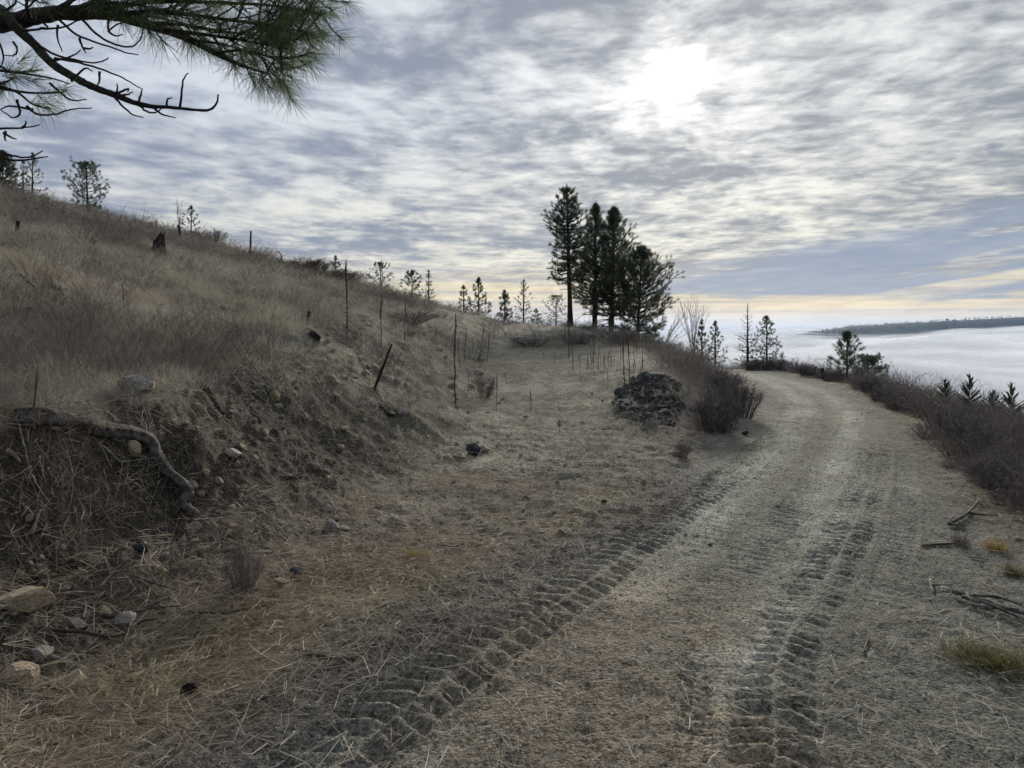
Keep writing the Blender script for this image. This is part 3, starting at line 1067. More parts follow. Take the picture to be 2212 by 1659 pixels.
pine_px(1656, 682, 31, 84, 'fuller pine right against the half dead one', cbase=.06, whorls=15, nb=5, lat=4, ln=.095, nn=14, w=.012, seed=44, **sp)
pine_px(1830, 717, 23, 92, 'bushy young pine with tufted boughs on the road shoulder', cbase=.08, whorls=11, nb=5, lat=5, ln=.13, nn=24, w=.007, seed=47, shape='cone', up=(8, 60), **sp)
pine_px(1876, 770, 23.8, 72, 'low rounded pine nestled right of the bushy shoulder pine', cbase=.05, whorls=11, nb=7, lat=8, ln=.085, nn=20, w=.008, seed=46, shape='oval', **sp)


def cedar(xb, top, Y, wpx, label, seed, zoff=-.5):
    """young cedar with flat feathery sprays"""
    global rng
    keep, rng = rng, np.random.default_rng(seed)
    u, v = D(xb, top)
    X = (u - 512) / FPX * Y
    z0 = float(H(np.array([X]), np.array([Y]), False)[0]) - .05
    h = CAMZ + (HOR - v) / FPX * Y - z0
    cr = wpx / 2.16 / FPX * Y / 2
    root = link('cedar_tree', None, label=label, cat='tree', group='young cedars below the shoulder', loc=(X, Y, z0))
    mb, nm = MB(), MB()
    tp = np.linspace(0, 1, 7)
    TP = np.stack([.03 * h * np.sin(tp * 2), 0 * tp, h * tp], 1)
    mb.tube(TP, .018 * (1.1 - tp), 6)
    n = 34
    B, Dv, L = [], [], []
    for k in range(n):
        s = k / (n - 1)
        t = max(.1, 1 - 1.0 / h) * 0 + .25 + .74 * s
        ph = rng.uniform(0, 6.283)
        l = cr * ((1 - s) ** .8 * 1.0 + .12) * rng.uniform(.7, 1.15)
        d = np.array([math.cos(ph), math.sin(ph), .55 + .8 * s])
        d = unit(d)
        p0 = np.array([np.interp(t, tp, TP[:, c]) for c in range(3)])
        pth = catmull([p0, p0 + d * l * .5 + np.array([0, 0, .03 * l]), p0 + d * l + np.array([0, 0, .05 * l])], 4)
        mb.tube(pth, np.linspace(.006, .002, len(pth)), 4, False)
        for f in np.linspace(.15, 1, 14):
            pp = np.array([np.interp(f, np.linspace(0, 1, len(pth)), pth[:, c]) for c in range(3)])
            side = unit(np.cross(d, [0, 0, 1.0]))
            for sg in (-1, 1):
                for q in range(5):
                    dd = unit(d * 1.1 + side * sg * rng.uniform(.2, 1.0) + rng.normal(0, .18, 3) + np.array([0, 0, .1]))
                    B.append(pp)
                    Dv.append(dd)
                    L.append((l * .24 * (1.15 - f * .6) + .012) * rng.uniform(.5, 1.1))
        B.append(pth[-1]); Dv.append(d); L.append(.06)
    nm.blades(np.array(B), np.array(Dv), np.array(L), .0075, None, 2)
    tuft(nm, TP[-1:], np.array([[0, 0, 1.0]]), .09, 14, .014, (0, 30), 2, along=.1)
    link('trunk', mb.mesh('trunk', True), M['bark'], root)
    link('crown', nm.mesh('crown'), M['cedar'], root)
    rng = keep


cedar(2040, 824, 14.5, 58, 'leftmost and lowest of the feathery young cedars', 51)
cedar(2091, 812, 14, 66, 'pointed feathery young cedar, tallest of the four', 52)
cedar(2143, 846, 13.5, 56, 'lopsided young cedar between two pointed ones', 53)
cedar(2182, 832, 13, 74, 'bushy young cedar nearest the right edge of the picture', 54)


# ------------------------------------------------------------------ the pine whose boughs hang in at the upper left
def near_pine():
    global rng
    keep, rng = rng, np.random.default_rng(99)
    K = .1658

    def pt(X, Yp, d):
        u, v = X * K, Yp * K
        return np.array([(u - 512) / FPX * d, d, CAMZ + (HOR - v) / FPX * d])

    def path(pts, d0, d1, n=5):
        dd = np.linspace(d0, d1, len(pts))
        return catmull([pt(a, b, d) for (a, b), d in zip(pts, dd)], n)
    tx, ty = -5.4, 5.0
    z0 = float(H(np.array([tx]), np.array([ty]), False)[0]) - .15
    root = link('pine_tree', None, label='large pine outside the left edge whose needled bough hangs into the upper left corner', cat='tree', loc=(0, 0, 0))
    mb = MB()
    t = np.linspace(0, 1, 12)
    mb.tube(np.stack([tx + .15 * np.sin(t * 3), ty + .1 * np.sin(t * 4), z0 + 11 * t], 1), .24 * (1.08 - t) ** .8 * np.where(t == 0, 1.4, 1), 14, wob=.03)
    link('trunk', mb.mesh('trunk', True), M['bark'], root)
    # living bough
    bm = MB()
    main = path([(-1400, 60), (-600, 150), (0, 140), (180, 105), (320, 82), (600, 74), (720, 90), (850, 135), (1000, 182), (1150, 240), (1300, 320), (1450, 390), (1600, 440)], 5.0, 3.7)
    n = len(main)
    bm.tube(main, np.interp(np.linspace(0, 1, n), [0, .25, .5, .65, 1], [.075, .052, .040, .026, .005]), 9, wob=.05)
    subs = [([(1000, 182), (1200, 205), (1400, 232), (1600, 268), (1760, 300)], 3.8, 3.6, .012),
            ([(700, 85), (1000, 75), (1300, 110), (1600, 150), (1850, 195)], 3.95, 3.6, .016),
            ([(600, 70), (900, 10), (1300, 15), (1650, 35), (1930, 75)], 4.0, 3.9, .016),
            ([(420, 70), (800, -60), (1200, -90), (1600, -70), (1960, -30)], 4.1, 4.0, .018),
            ([(350, 70), (500, -40), (800, -120), (1200, -180), (1700, -150)], 4.1, 4.3, .016),
            ([(1300, 320), (1450, 305), (1580, 330), (1700, 380)], 3.75, 3.55, .007),
            ([(850, 135), (1100, 150), (1350, 190), (1560, 215), (1700, 235)], 3.85, 4.1, .010),
            ([(1150, 240), (1350, 270), (1550, 330), (1690, 420)], 3.8, 4.0, .008),
            ([(300, 80), (420, 10), (560, -60), (700, -140)], 4.1, 3.8, .014),
            ([(180, 105), (160, 20), (220, -80)], 4.2, 4.0, .012), ([(500, 72), (640, 20), (800, 25), (980, 60), (1120, 90)], 4.0, 3.7, .011),
            ([(620, 78), (760, 112), (900, 100), (1060, 130), (1200, 160)], 4.0, 4.2, .010), ([(400, 75), (520, 30), (640, -20), (780, -30)], 4.1, 3.9, .010),
            ([(1400, 230), (1500, 180), (1640, 120), (1790, 110)], 3.65, 3.75, .007)]
    tips, dirs = [], []
    for pts, d0, d1, r in subs:
        p = path(pts, d0, d1)
        bm.tube(p, np.linspace(r, .003, len(p)), 6, False, wob=.05)
        m_ = len(p)
        for k in range(int(m_ * .38), m_):
            dr = unit(p[min(k + 1, m_ - 1)] - p[k - 1])
            for _ in range(1 + (k % 2)):
                side = unit(dr * rng.uniform(.5, 1) + perp(dr) * .8)
                l = rng.uniform(.06, .26)
                q = p[k] + side * l + np.array([0, 0, .02])
                bm.tube(np.array([p[k], p[k] + side * l * .6, q]), [.0045, .0038, .003], 4, False)
                tips.append(q)
                dirs.append(unit(side + np.array([.25, -.05, -.1])))
        tips.append(p[-1])
        dirs.append(unit(p[-1] - p[-2]))
    for k in range(int(n * .60), n):
        if k % 2 == 0 or k > n * .85:
            dr = unit(main[min(k + 1, n - 1)] - main[k - 1])
            side = unit(dr + perp(dr) * .7)
            tips.append(main[k] + side * .08)
            dirs.append(side)
    # small cluster of twigs low on the left
    left = [([(-200, 380), (0, 425), (120, 440), (300, 470), (420, 505)], 4.0, 3.9), ([(-200, 470), (0, 520), (110, 560), (200, 630), (300, 655)], 4.0, 3.8),
            ([(-200, 300), (0, 400), (60, 430), (180, 430), (260, 420)], 4.1, 4.2), ([(-100, 520), (40, 540), (180, 560), (330, 560), (400, 550)], 4.0, 4.0),
            ([(-200, 560), (-60, 520), (20, 500), (90, 470)], 4.0, 3.9)]
    for pts, d0, d1 in left:
        p = path(pts, d0, d1)
        bm.tube(p, np.linspace(.010, .003, len(p)), 5, False)
    for (a, b, d, da, db) in [(400, 545, 3.9, 1, .25), (330, 560, 4.0, 1, .1), (240, 640, 3.85, 1, .5), (300, 655, 3.8, 1, .6), (270, 610, 3.9, 1, .9), (120, 440, 3.95, 1, -.2), (200, 420, 4.1, 1, -.4),
                              (60, 420, 4.0, .6, -.6), (20, 510, 3.95, -.4, .3), (150, 350, 4.1, .8, -.6), (0, 560, 4.0, -.5, .6), (90, 470, 3.9, .9, .1), (220, 480, 4.0, 1, 0), (60, 40, 4.1, -.3, -.5), (-60, 20, 4.1, -.5, -.3)]:
        tips.append(pt(a, b, d))
        dirs.append(unit([da, 0, -db]))
    bo = link('bough', bm.mesh('bough', True), M['bark_dark'], root, label='living bough with long needles')
    nm = MB()
    tuft(nm, np.array(tips), np.array(dirs), .17, 42, .0021, (8, 85), 2, .10, .06)
    link('needles', nm.mesh('needles'), M['needles_near'], bo)
    # dead bough and bare twigs
    dm = MB()
    dead = path([(-900, -250), (-300, -60), (0, 60), (100, 170), (200, 260), (300, 370), (400, 440), (500, 495), (600, 540), (700, 575), (800, 615), (900, 640), (1000, 645), (1100, 655), (1250, 665), (1305, 625), (1316, 570)], 4.7, 3.9)
    dm.tube(dead, np.interp(np.linspace(0, 1, len(dead)), [0, .15, .5, .75, 1], [.05, .032, .020, .010, .004]), 8, wob=.06)
    tw = [[(350, 110), (450, 200), (560, 250), (680, 290), (770, 320), (835, 330)], [(480, 100), (600, 220), (720, 275), (800, 280), (850, 230), (865, 170)],
          [(230, 270), (330, 330), (450, 360), (560, 380), (640, 360), (652, 345)], [(330, 350), (480, 380), (620, 420), (740, 470), (850, 535)],
          [(660, 85), (652, 180), (700, 150), (790, 120)], [(650, 185), (690, 215), (745, 210)], [(680, 575), (740, 640), (800, 690), (865, 708)], [(830, 620), (880, 670), (940, 677), (980, 650)],
          [(925, 650), (980, 690), (1060, 710)], [(1085, 650), (1095, 560), (1105, 480), (1135, 437)], [(835, 615), (850, 570), (857, 530)], [(1005, 640), (1010, 600), (1040, 590)],
          [(600, 430), (598, 490), (585, 520)], [(350, 150), (345, 220), (375, 310)], [(480, 230), (500, 290), (520, 320)], [(500, 290), (540, 295), (560, 282)],
          [(-50, 775), (60, 775), (150, 770), (240, 755)], [(130, 772), (155, 750), (155, 730)], [(20, 800), (70, 830), (100, 840)], [(35, 790), (30, 830), (38, 852)],
          [(-50, 890), (60, 935), (170, 950), (260, 910)], [(-50, 950), (120, 968), (220, 955), (290, 945)], [(-30, 200), (20, 330), (10, 400)], [(300, 370), (400, 350), (450, 330), (490, 300)],
          [(130, 190), (250, 175), (380, 165), (480, 120), (620, 90)], [(0, 190), (120, 180), (240, 180)], [(700, 575), (708, 540), (706, 505)], [(720, 575), (770, 570), (800, 555)],
          [(240, 120), (290, 165), (240, 165)], [(80, 250), (105, 300), (80, 335), (20, 330)], [(300, 500), (420, 600), (520, 600)], [(200, 660), (60, 640), (0, 660)], [(100, 600), (120, 680), (80, 710), (0, 660)],
          [(160, 640), (230, 690), (330, 690), (430, 660), (555, 650)], [(120, 100), (180, 30), (260, -40)], [(40, 60), (90, 20), (110, -60)], [(430, 490), (510, 415), (560, 430)], [(715, 560), (775, 535), (770, 555)]]
    dk = link('dead_bough', dm.mesh('dead_bough', True), M['bark_dark'], root, label='bare dead bough curling up at its tip')
    twm = MB()
    for p in tw:
        d = rng.uniform(3.85, 4.15)
        q = path(p, d, d)
        twm.tube(q + rng.normal(0, .0010, q.shape), np.linspace(.0075, .003, len(q)), 5, False)
    link('dead_twigs', twm.mesh('dead_twigs', True), M['bark_dark'], dk)
    # the rest of its crown, above and behind the picture's corner
    bm2, nm2 = MB(), MB()
    tips, dirs = [], []
    for k in range(26):
        zz = z0 + rng.uniform(4.2, 10.6)
        ph = rng.uniform(1.7, 5.9) if zz < z0 + 6 else rng.uniform(0, 6.283)
        L = (11.4 - (zz - z0)) * .22 + .5
        d = np.array([math.cos(ph), math.sin(ph), .15])
        p0 = np.array([tx, ty, zz])
        p = catmull([p0, p0 + d * L * .5, p0 + d * L + [0, 0, .15]], 4)
        bm2.tube(p, np.linspace(.03, .006, len(p)), 5, False)
        for q in p[3:]:
            for _ in range(3):
                tips.append(q + rng.normal(0, .12, 3))
                dirs.append(unit(d + rng.normal(0, .5, 3)))
    tuft(nm2, np.array(tips), np.array(dirs), .17, 30, .005, (8, 85), 1, 0, .06)
    link('branches', bm2.mesh('branches', True), M['bark_dark'], root)
    link('crown', nm2.mesh('crown'), M['needles_near'], root)
    rng = keep


near_pine()


# ------------------------------------------------------------------ shrubs
def shrub_meshes(seed, n_stem=46, twigs=900, h=1.0, r=.55, w=.006, upright=.5, base=.3):
    """a bare twiggy bush of unit height as two meshes: stems and twigs"""
    global rng
    keep, rng = rng, np.random.default_rng(seed)
    sm, tm = MB(), MB()
    Bs, Ds, Ls = [], [], []
    for k in range(n_stem):
        ph = rng.uniform(0, 6.283)
        out = math.sqrt(rng.random())
        b = np.array([math.cos(ph) * base * r * out, math.sin(ph) * base * r * out, -.05])
        e = np.array([math.cos(ph) * r * out, math.sin(ph) * r * out, h * (1 - .45 * out ** 2) * rng.uniform(.72, 1.08)])
        mid = b * .45 + e * .55 + np.array([0, 0, (.10 if upright < .7 else -.04) * h]) + rng.normal(0, .04, 3)
        p = catmull([b, mid, e], 4)
        sm.tube(p, np.linspace(.0085, .0028, len(p)), 3, False)
        m = twigs // n_stem
        f = rng.uniform(.04 if base > .4 else .2, 1, m)
        pos = np.stack([np.interp(f, np.linspace(0, 1, len(p)), p[:, c]) for c in range(3)], 1)
        dr = unit(e - b)
        dd = unit(dr[None] * rng.uniform(.3, 1.1, (m, 1)) + rng.normal(0, .55, (m, 3)) + np.array([0, 0, upright * .5]))
        Bs.append(pos)
        Ds.append(dd)
        Ls.append(rng.uniform(.08, .30, m) * h)
    B, Dv, L = np.concatenate(Bs), np.concatenate(Ds), np.concatenate(Ls)
    tm.blades(B, Dv, L, w, rng.normal(0, .03, (len(B), 3)), 2)
    # second order
    sel = rng.integers(0, len(B), len(B))
    B2 = B[sel] + Dv[sel] * (L[sel] * rng.uniform(.3, .9, len(B)))[:, None]
    tm.blades(B2, unit(Dv[sel] + rng.normal(0, .6, (len(B), 3))), L[sel] * .45, w * .75, None, 1)
    rng = keep
    return sm.mesh('stems'), tm.mesh('twigs')


SHR = [shrub_meshes(300 + k, n_stem=44 + 6 * k, twigs=1100, r=[.62, .55, .7, .5][k], w=[.007, .006, .007, .006][k]) for k in range(4)]
SHR_D = [shrub_meshes(320 + k, n_stem=90, twigs=3000, r=.62, w=.007, upright=.2, base=.5) for k in range(2)]
for s_, t_ in SHR:
    s_.materials.append(M['twig'])
    t_.materials.append(M['twig'])
for s_, t_ in SHR_D:
    s_.materials.append(M['twig_dark'])
    t_.materials.append(M['twig_dark'])


def shrub(x, y, wid, hgt, label, var=0, dense=False, group=None, name='shrub', sink=.03, rz=None):
    s_, t_ = (SHR_D if dense else SHR)[var % (2 if dense else 4)]
    z = float(H(np.array([x]), np.array([y]), False)[0]) - sink
    o = link(name, None, label=label, cat='shrub', group=group, loc=(x, y, z))
    o.rotation_euler[2] = rz if rz is not None else rng.uniform(0, 6.28)
    for nm, me in (('stems', s_), ('twigs', t_)):
        c = link(nm, me, None, o)
        c.scale = (wid / 1.2, wid / 1.2, hgt)
    return o


def shrub_px(xb, yb, wpx, hpx, label, **k):
    x, y, z = rayD(xb, yb)
    s = y / FPX / 2.16
    return shrub(x, y + wpx * s * .35, wpx * s, hpx * s, label, **k)


shrub_px(1560, 940, 130, 92, 'dense round dark shrub bulging into the road at the inside of the bend', dense=True, var=0, rz=.4)
shrub_px(1606, 905, 104, 84, 'dark shrub forming the right half of the round thicket by the road', dense=True, var=1, rz=1.4)
shrub_px(1560, 868, 120, 66, 'dark shrub at the back of the round thicket by the road', dense=True, var=1, rz=2.6)
shrub_px(1478, 992, 46, 44, 'small dry bush at the forward tip of the bank', var=1)
shrub_px(1455, 770, 110, 62, 'wispy purple grey shrub on top of the bank', var=2)
shrub_px(1500, 785, 70, 52, 'thin shrub on the bank beside the bare whips', var=0)
shrub_px(1045, 862, 62, 52, 'small dark bush at the foot of the cut beside the spur', var=0)
shrub_px(1255, 748, 130, 30, 'low brush at the foot of the leftmost tall pine', var=1)
shrub_px(1150, 752, 150, 24, 'low dark brush on the left of the spur below the crest', var=0)
shrub_px(1345, 748, 130, 34, 'low brush under the broad pine of the clump', var=2)
shrub_px(512, 1292, 105, 110, 'leafless grey green broom like plant at the toe of the cut bank', var=3)
x_, y_, z_ = rayD(296, 478)
shrub(x_, y_ + .8, 4.2, 1.15, 'broad purple thicket on the left skyline', dense=True, var=0, sink=.1)
shrub(x_ + 2.0, y_ + .6, 2.6, .85, 'lower right shoulder of the purple thicket on the left skyline', dense=True, var=1, sink=.1)
x_, y_, z_ = rayD(455, 528)
shrub(x_, y_ + .5, 1.8, .9, 'small brush clump below the sparse thin skyline pine', var=2)
x_, y_, z_ = rayD(655, 585)
shrub(x_, y_ + .5, 3.6, .65, 'purple brush on the skyline right of the pale dead snag', dense=True, var=1)
x_, y_, z_ = rayD(720, 605)
shrub(x_, y_ + .5, 3.0, .6, 'purple brush where the fallen tree begins', dense=True, var=0)
x_, y_, z_ = rayD(880, 700)
shrub(x_, y_ + .5, 2.6, .5, 'dark low brush on the cut face below the fallen tree', var=1)
GB = 'shrubs crowding the right shoulder of the road'
belt = [(1925, 872, 70, 44), (1962, 890, 90, 58), (2010, 905, 95, 66), (2050, 930, 100, 72), (2020, 955, 80, 50), (2095, 955, 110, 86), (2140, 985, 120, 98), (2085, 1000, 90, 60), (2185, 1010, 130, 110),
        (2150, 1050, 110, 84), (2205, 1075, 130, 112), (2240, 1040, 140, 130), (2130, 925, 110, 70), (2180, 945, 120, 84), (2235, 975, 130, 100), (2290, 1010, 150, 130), (2260, 1110, 150, 120)]
ORD = ['nearest', 'second nearest', 'third nearest', 'fourth nearest', 'fifth nearest', 'sixth nearest', 'seventh nearest', 'eighth nearest', 'ninth nearest', 'tenth nearest', 'eleventh nearest', 'twelfth nearest', 'fifth farthest', 'fourth farthest', 'third farthest', 'second farthest', 'farthest']
belt.sort(key=lambda b_: -b_[1])
for k, (xb, yb, wp, hp) in enumerate(belt):
    shrub_px(xb, yb, wp * 1.1, hp * .80, '%s leafless purple grey shrub of the thicket along the right road edge' % ORD[k], var=k, dense=k % 3 == 1, group=GB)
GC = 'low brush along the outer edge of the far bend'
for k, (xb, yb, wp, hp) in enumerate([(1690, 800, 60, 26), (1725, 806, 60, 30), (1752, 812, 56, 26), (1785, 818, 60, 24), (1812, 826, 60, 26), (1860, 842, 66, 30), (1890, 850, 60, 36), (1660, 800, 60, 34), (1632, 801, 50, 26)]):
    shrub_px(xb, yb, wp, hp, '%s clump of low leafless brush on the outer edge of the far bend' % ['seventh', 'sixth', 'fifth', 'fourth', 'third', 'second', 'rightmost', 'eighth', 'leftmost'][k], var=k, dense=k % 2 == 0, group=GC)


def whips(xb, yb, Y, label, n=12, h=2.6, spread=.55, seed=5, lean=0.0, name='sapling'):
    """tall bare upright stems"""
    global rng
    keep, rng = rng, np.random.default_rng(seed)
    u, v = D(xb, yb)
    x = (u - 512) / FPX * Y
    z = float(H(np.array([x]), np.array([Y]), False)[0]) - .1
    o = link(name, None, label=label, cat='sapling', loc=(x, Y, z))
    sm, tm = MB(), MB()
    for k in range(n):
        ph = rng.uniform(0, 6.283)
        l = h * rng.uniform(.55, 1.05)
        e = np.array([math.cos(ph) * spread * rng.random() + lean, math.sin(ph) * spread * rng.random(), l])
        p = catmull([[rng.normal(0, .08), rng.normal(0, .08), 0], e * [.25, .25, .5] + rng.normal(0, .03, 3), e], 5)
        sm.tube(p, np.linspace(.014, .004, len(p)), 4, False)
        m = 12
        f = rng.uniform(.3, .98, m)
        pos = np.stack([np.interp(f, np.linspace(0, 1, len(p)), p[:, c]) for c in range(3)], 1)
        dd = unit(unit(e)[None] + rng.normal(0, .28, (m, 3)))
        tm.blades(pos, dd, l * rng.uniform(.10, .28, m), .010, rng.normal(0, .03, (m, 3)), 2)
    link('stems', sm.mesh('stems', True), M['twig'], o)
    link('twigs', tm.mesh('twigs'), M['twig'], o)
    rng = keep


whips(1498, 790, 29, 'tall bare sapling of thin whips rising behind the bank', n=16, h=3.0, spread=.75, seed=61, lean=-.1)
whips(1435, 752, 28, 'short arching bare sapling leaning right on the bank crest', n=9, h=1.7, spread=.5, seed=62, lean=.7)
whips(385, 528, 38, 'thin bare sapling left of the sparse skyline pine', n=7, h=2.2, spread=.5, seed=63)

# ------------------------------------------------------------------ dead stalks, poles, stump
def stalk_mesh(seed, leafy=.3):
    """dead weed stalk of unit height with the dry seed head along its upper part"""
    global rng
    keep, rng = rng, np.random.default_rng(seed)
    mb = MB()
    t = np.linspace(0, 1, 9)
    P = np.stack([np.cumsum(rng.normal(0, .006, 9)), np.cumsum(rng.normal(0, .006, 9)), t], 1)
    R = np.where(t > .62, .0115, .0075) * np.where(t > .97, .4, 1)
    mb.tube(P, R, 5, wob=.15)
    m = int(60 * leafy)
    f = rng.uniform(0, .45, m)
    pos = np.stack([np.interp(f, t, P[:, c]) for c in range(3)], 1)
    d = rng.normal(0, 1, (m, 3))
    d[:, 2] = -.6
    mb.blades(pos, unit(d), .05, .014, None, 2)
    f = rng.uniform(.55, 1, 26)
    pos = np.stack([np.interp(f, t, P[:, c]) for c in range(3)], 1)
    d = rng.normal(0, 1, (26, 3))
    mb.blades(pos, unit(d), .022, .012, None, 1)
    rng = keep
    return mb.mesh('stalk')


STK = [stalk_mesh(400 + k, .15 + .2 * (k % 3)) for k in range(5)]
for s_ in STK:
    s_.materials.append(M['stalk'])


def stalk(X, yb, yt, label, thick=1.0, tilt=0.0, group=None, var=None, crop=True):
    if crop:                         # readings from the enlarged middle of the photograph
        u, vb, vt = 333.3 + .1507 * X, 233.3 + .1507 * yb, 233.3 + .1507 * yt
    else:
        (u, vb), (_, vt) = D(X, yb), D(X, yt)
    x, y, z = ray(u, vb)
    h = max(.12, (vb - vt) / FPX * y)
    o = link('dead_stalk', STK[(var if var is not None else int(rng.integers(0, 5)))], None, label=label, cat='stalk', group=group, loc=(x, y, z - .03))
    k = .78 * thick * max(.55, min(1.6, h)) * (1 + y * .012)
    o.scale = (k, k, h + .03)
    o.rotation_euler = (rng.normal(0, .03), math.radians(tilt), rng.uniform(0, 6.28) if not tilt else 0)
    return o


stalk(812, 1140, 530, 'thick tall dead weed stalk clothed in withered leaves at the foot of the cut', 1.25, 1.5, var=2)
stalk(96, 700, 168, 'very tall thin dead stalk rising past the skyline beside the fallen tree', 1.3, 0)
stalk(316, 770, 400, 'tall thin dead stalk on the middle of the cut face', 1.3, 1)
stalk(468, 730, 420, 'thin dead stalk between the tall one and the leafy one', 1.0, 1.5)
stalk(262, 1040, 870, 'leaning dead stalk low on the stony cut face', 1.2, 18)
stalk(1315, 1200, 1040, 'lone short dead stalk in the middle of the spur track', 1.3)
stalk(1500, 1310, 1232, 'tiny dead stalk on the near part of the spur track', 1.3)
stalk(1080, 1150, 930, 'thin dead stalk at the left edge of the spur track', 1.2)
stalk(1152, 1000, 915, 'short dead stalk leaning left on the spur track', 1.2, -14)
stalk(1532, 770, 600, 'leaning dead stalk below the bare pine trunk', 1.2, 4)
stalk(1935, 1000, 640, 'tall leafy dead stalk in front of the bushy clump pine', 1.3, var=2)
stalk(1972, 1000, 650, 'tall slim dead stalk right of the leafy one by the clump', 1.3, -1)
stalk(2072, 770, 555, 'dead stalk standing at the right foot of the tall clump', 1.5)
stalk(66, 1010, 790, 'dead stalk at the far left among rusty grass', 1.0, 3, crop=False)
stalk(268, 690, 610, 'dead stalk in the grass right of the lying branch', 1.1, 0, crop=False)
for X, a, b in [(682, 700, 580), (785, 790, 640), (868, 850, 630), (905, 1040, 900), (965, 850, 600), (1022, 850, 640), (930, 800, 690), (745, 850, 760), (840, 900, 700), (980, 1080, 980), (1040, 1100, 1060), (1070, 640, 560), (640, 860, 800), (1000, 760, 700)]:
    stalk(X, a, b, 'thin dead weed stalk in the loose stand at the left of the spur', rng.uniform(.8, 1.2), rng.normal(0, 3), group='weed stalks left of the spur')
for k in range(44):
    X = rng.uniform(1560, 2060)
    yb = rng.uniform(840, 985) - (X < 1700) * 30
    stalk(X, yb, yb - rng.uniform(60, 230) * (1 if rng.random() < .4 else .55), 'thin dead brown weed stalk in the dense stand in front of the pine clump', rng.uniform(.8, 1.3), rng.normal(0, 4), group='weed stalks before the clump')
for X, a, b in [(1470, 870, 780), (1395, 830, 790), (1635, 935, 830), (1265, 790, 740), (1700, 900, 830)]:
    stalk(X, a, b, 'short dead weed stalk on the open upper spur track', 1.0, rng.normal(0, 4), group='weed stalks on the upper spur')


def pole(pts, r0, r1, label, mat='char', name='burnt_pole', cat='pole', lift=0.0, sides=7, wob=.08, stand=True, n=4):
    """standing or lying piece of wood through display points; a standing one keeps the distance of its foot"""
    if stand:
        u, v = D(*pts[0])
        x0, y0, z0 = ray(u, v)
        P = []
        for a, b in pts:
            uu, vv = D(a, b)
            P.append([(uu - 512) / FPX * y0, y0, CAMZ + (HOR - vv) / FPX * y0])
        P[0][2] = z0 - .08
    else:
        P = []
        for a, b in pts:
            x, y, z = rayD(a, b)
            P.append([x, y, z + lift])
    P = catmull(np.array(P), n)
    loc = P[0].copy()
    mb = MB()
    mb.tube(P - loc, np.linspace(r0, r1, len(P)), sides, wob=wob)
    return link(name, mb.mesh(name, False), M[mat], label=label, cat=cat, loc=loc)


pole([(541, 552), (541, 530), (542, 499)], .06, .045, 'thin burnt pole upright on the skyline left of the pale snag')
pole([(390, 525), (388, 505), (386, 486)], .07, .05, 'short burnt pole beside the sparse thin pine')
pole([(37, 505), (38, 490), (39, 477)], .05, .04, 'short burnt pole at the far left of the upper slope')
pole([(200, 530), (203, 523), (201, 512)], .04, .03, 'little burnt snag in pale grass left of the stump', )
pole([(662, 705), (665, 690), (668, 672)], .040, .033, 'stout burnt stake tilted right above a fallen billet')
pole([(805, 842), (825, 800), (846, 743)], .022, .015, 'slender burnt stick leaning right on the cut face')
pole([(1778, 818), (1777, 808), (1777, 795)], .05, .04, 'short dark stake on the far road shoulder left of the bushy pine')
pole([(1990, 870), (1991, 856), (1990, 840)], .035, .03, 'short dark stake among the shoulder shrubs')
pole([(1974, 862), (2005, 890), (2036, 920)], .022, .015, 'dark thin stick leaning through the shoulder shrubs', lift=.30, stand=False)
pole([(655, 712), (675, 725), (690, 738)], .055, .05, 'dark charred billet lying below the stout stake', stand=False, lift=.03, name='charred_billet', cat='wood')
pole([(345, 782), (395, 815), (440, 845), (470, 890), (490, 915)], .026, .034, 'long charred branch lying down the cut face', stand=False, lift=.02, name='charred_branch', cat='branch')
pole([(820, 885), (835, 895), (850, 905)], .03, .025, 'short dark stick lying on the grassy cut face', stand=False, lift=.02, name='stick', cat='stick')


def stump():
    x, y, z = rayD(343, 552)
    o = link('tree_stump', None, label='charred jagged tree stump on the upper slope', cat='stump', loc=(x, y, z - .1))
    h = 52 / 2.16 / FPX * y
    r = 13 / 2.16 / FPX * y
    n = 16
    th = np.arange(n) / n * 6.283
    V, lv = [], [0, .25, .6, 1]
    for q in lv:
        rr = r * (1.35 - .5 * q ** .4) * (1 + .12 * np.sin(3 * th + 1) + rng.normal(0, .05, n))
        top = h * q + (h * (.25 * np.sin(th + 1.0) + rng.normal(0, .10, n)) if q == 1 else 0)
        V.append(np.stack([np.cos(th) * rr, np.sin(th) * rr, top + 0 * th], 1))
    V.append(np.array([[0, 0, h * .55]]))
    V = np.concatenate(V)
    F = []
    for k in range(3):
        for j in range(n):
            a, b = k * n + j, k * n + (j + 1) % n
            F += [[a, b, b + n], [a, b + n, a + n]]
    for j in range(n):
        F.append([3 * n + j, 3 * n + (j + 1) % n, 4 * n])
    link('bole', mesh_from('bole', V, F), M['char'], o)
    mb = MB()
    mb.tube(np.array([[-r * 1.2, 0, 0], [-r * 1.25, 0, h * .35], [-r * 1.15, 0, h * .55]]), [r * .3, r * .24, r * .1], 6, wob=.1)
    link('splinter', mb.mesh('splinter'), M['char'], o)


stump()


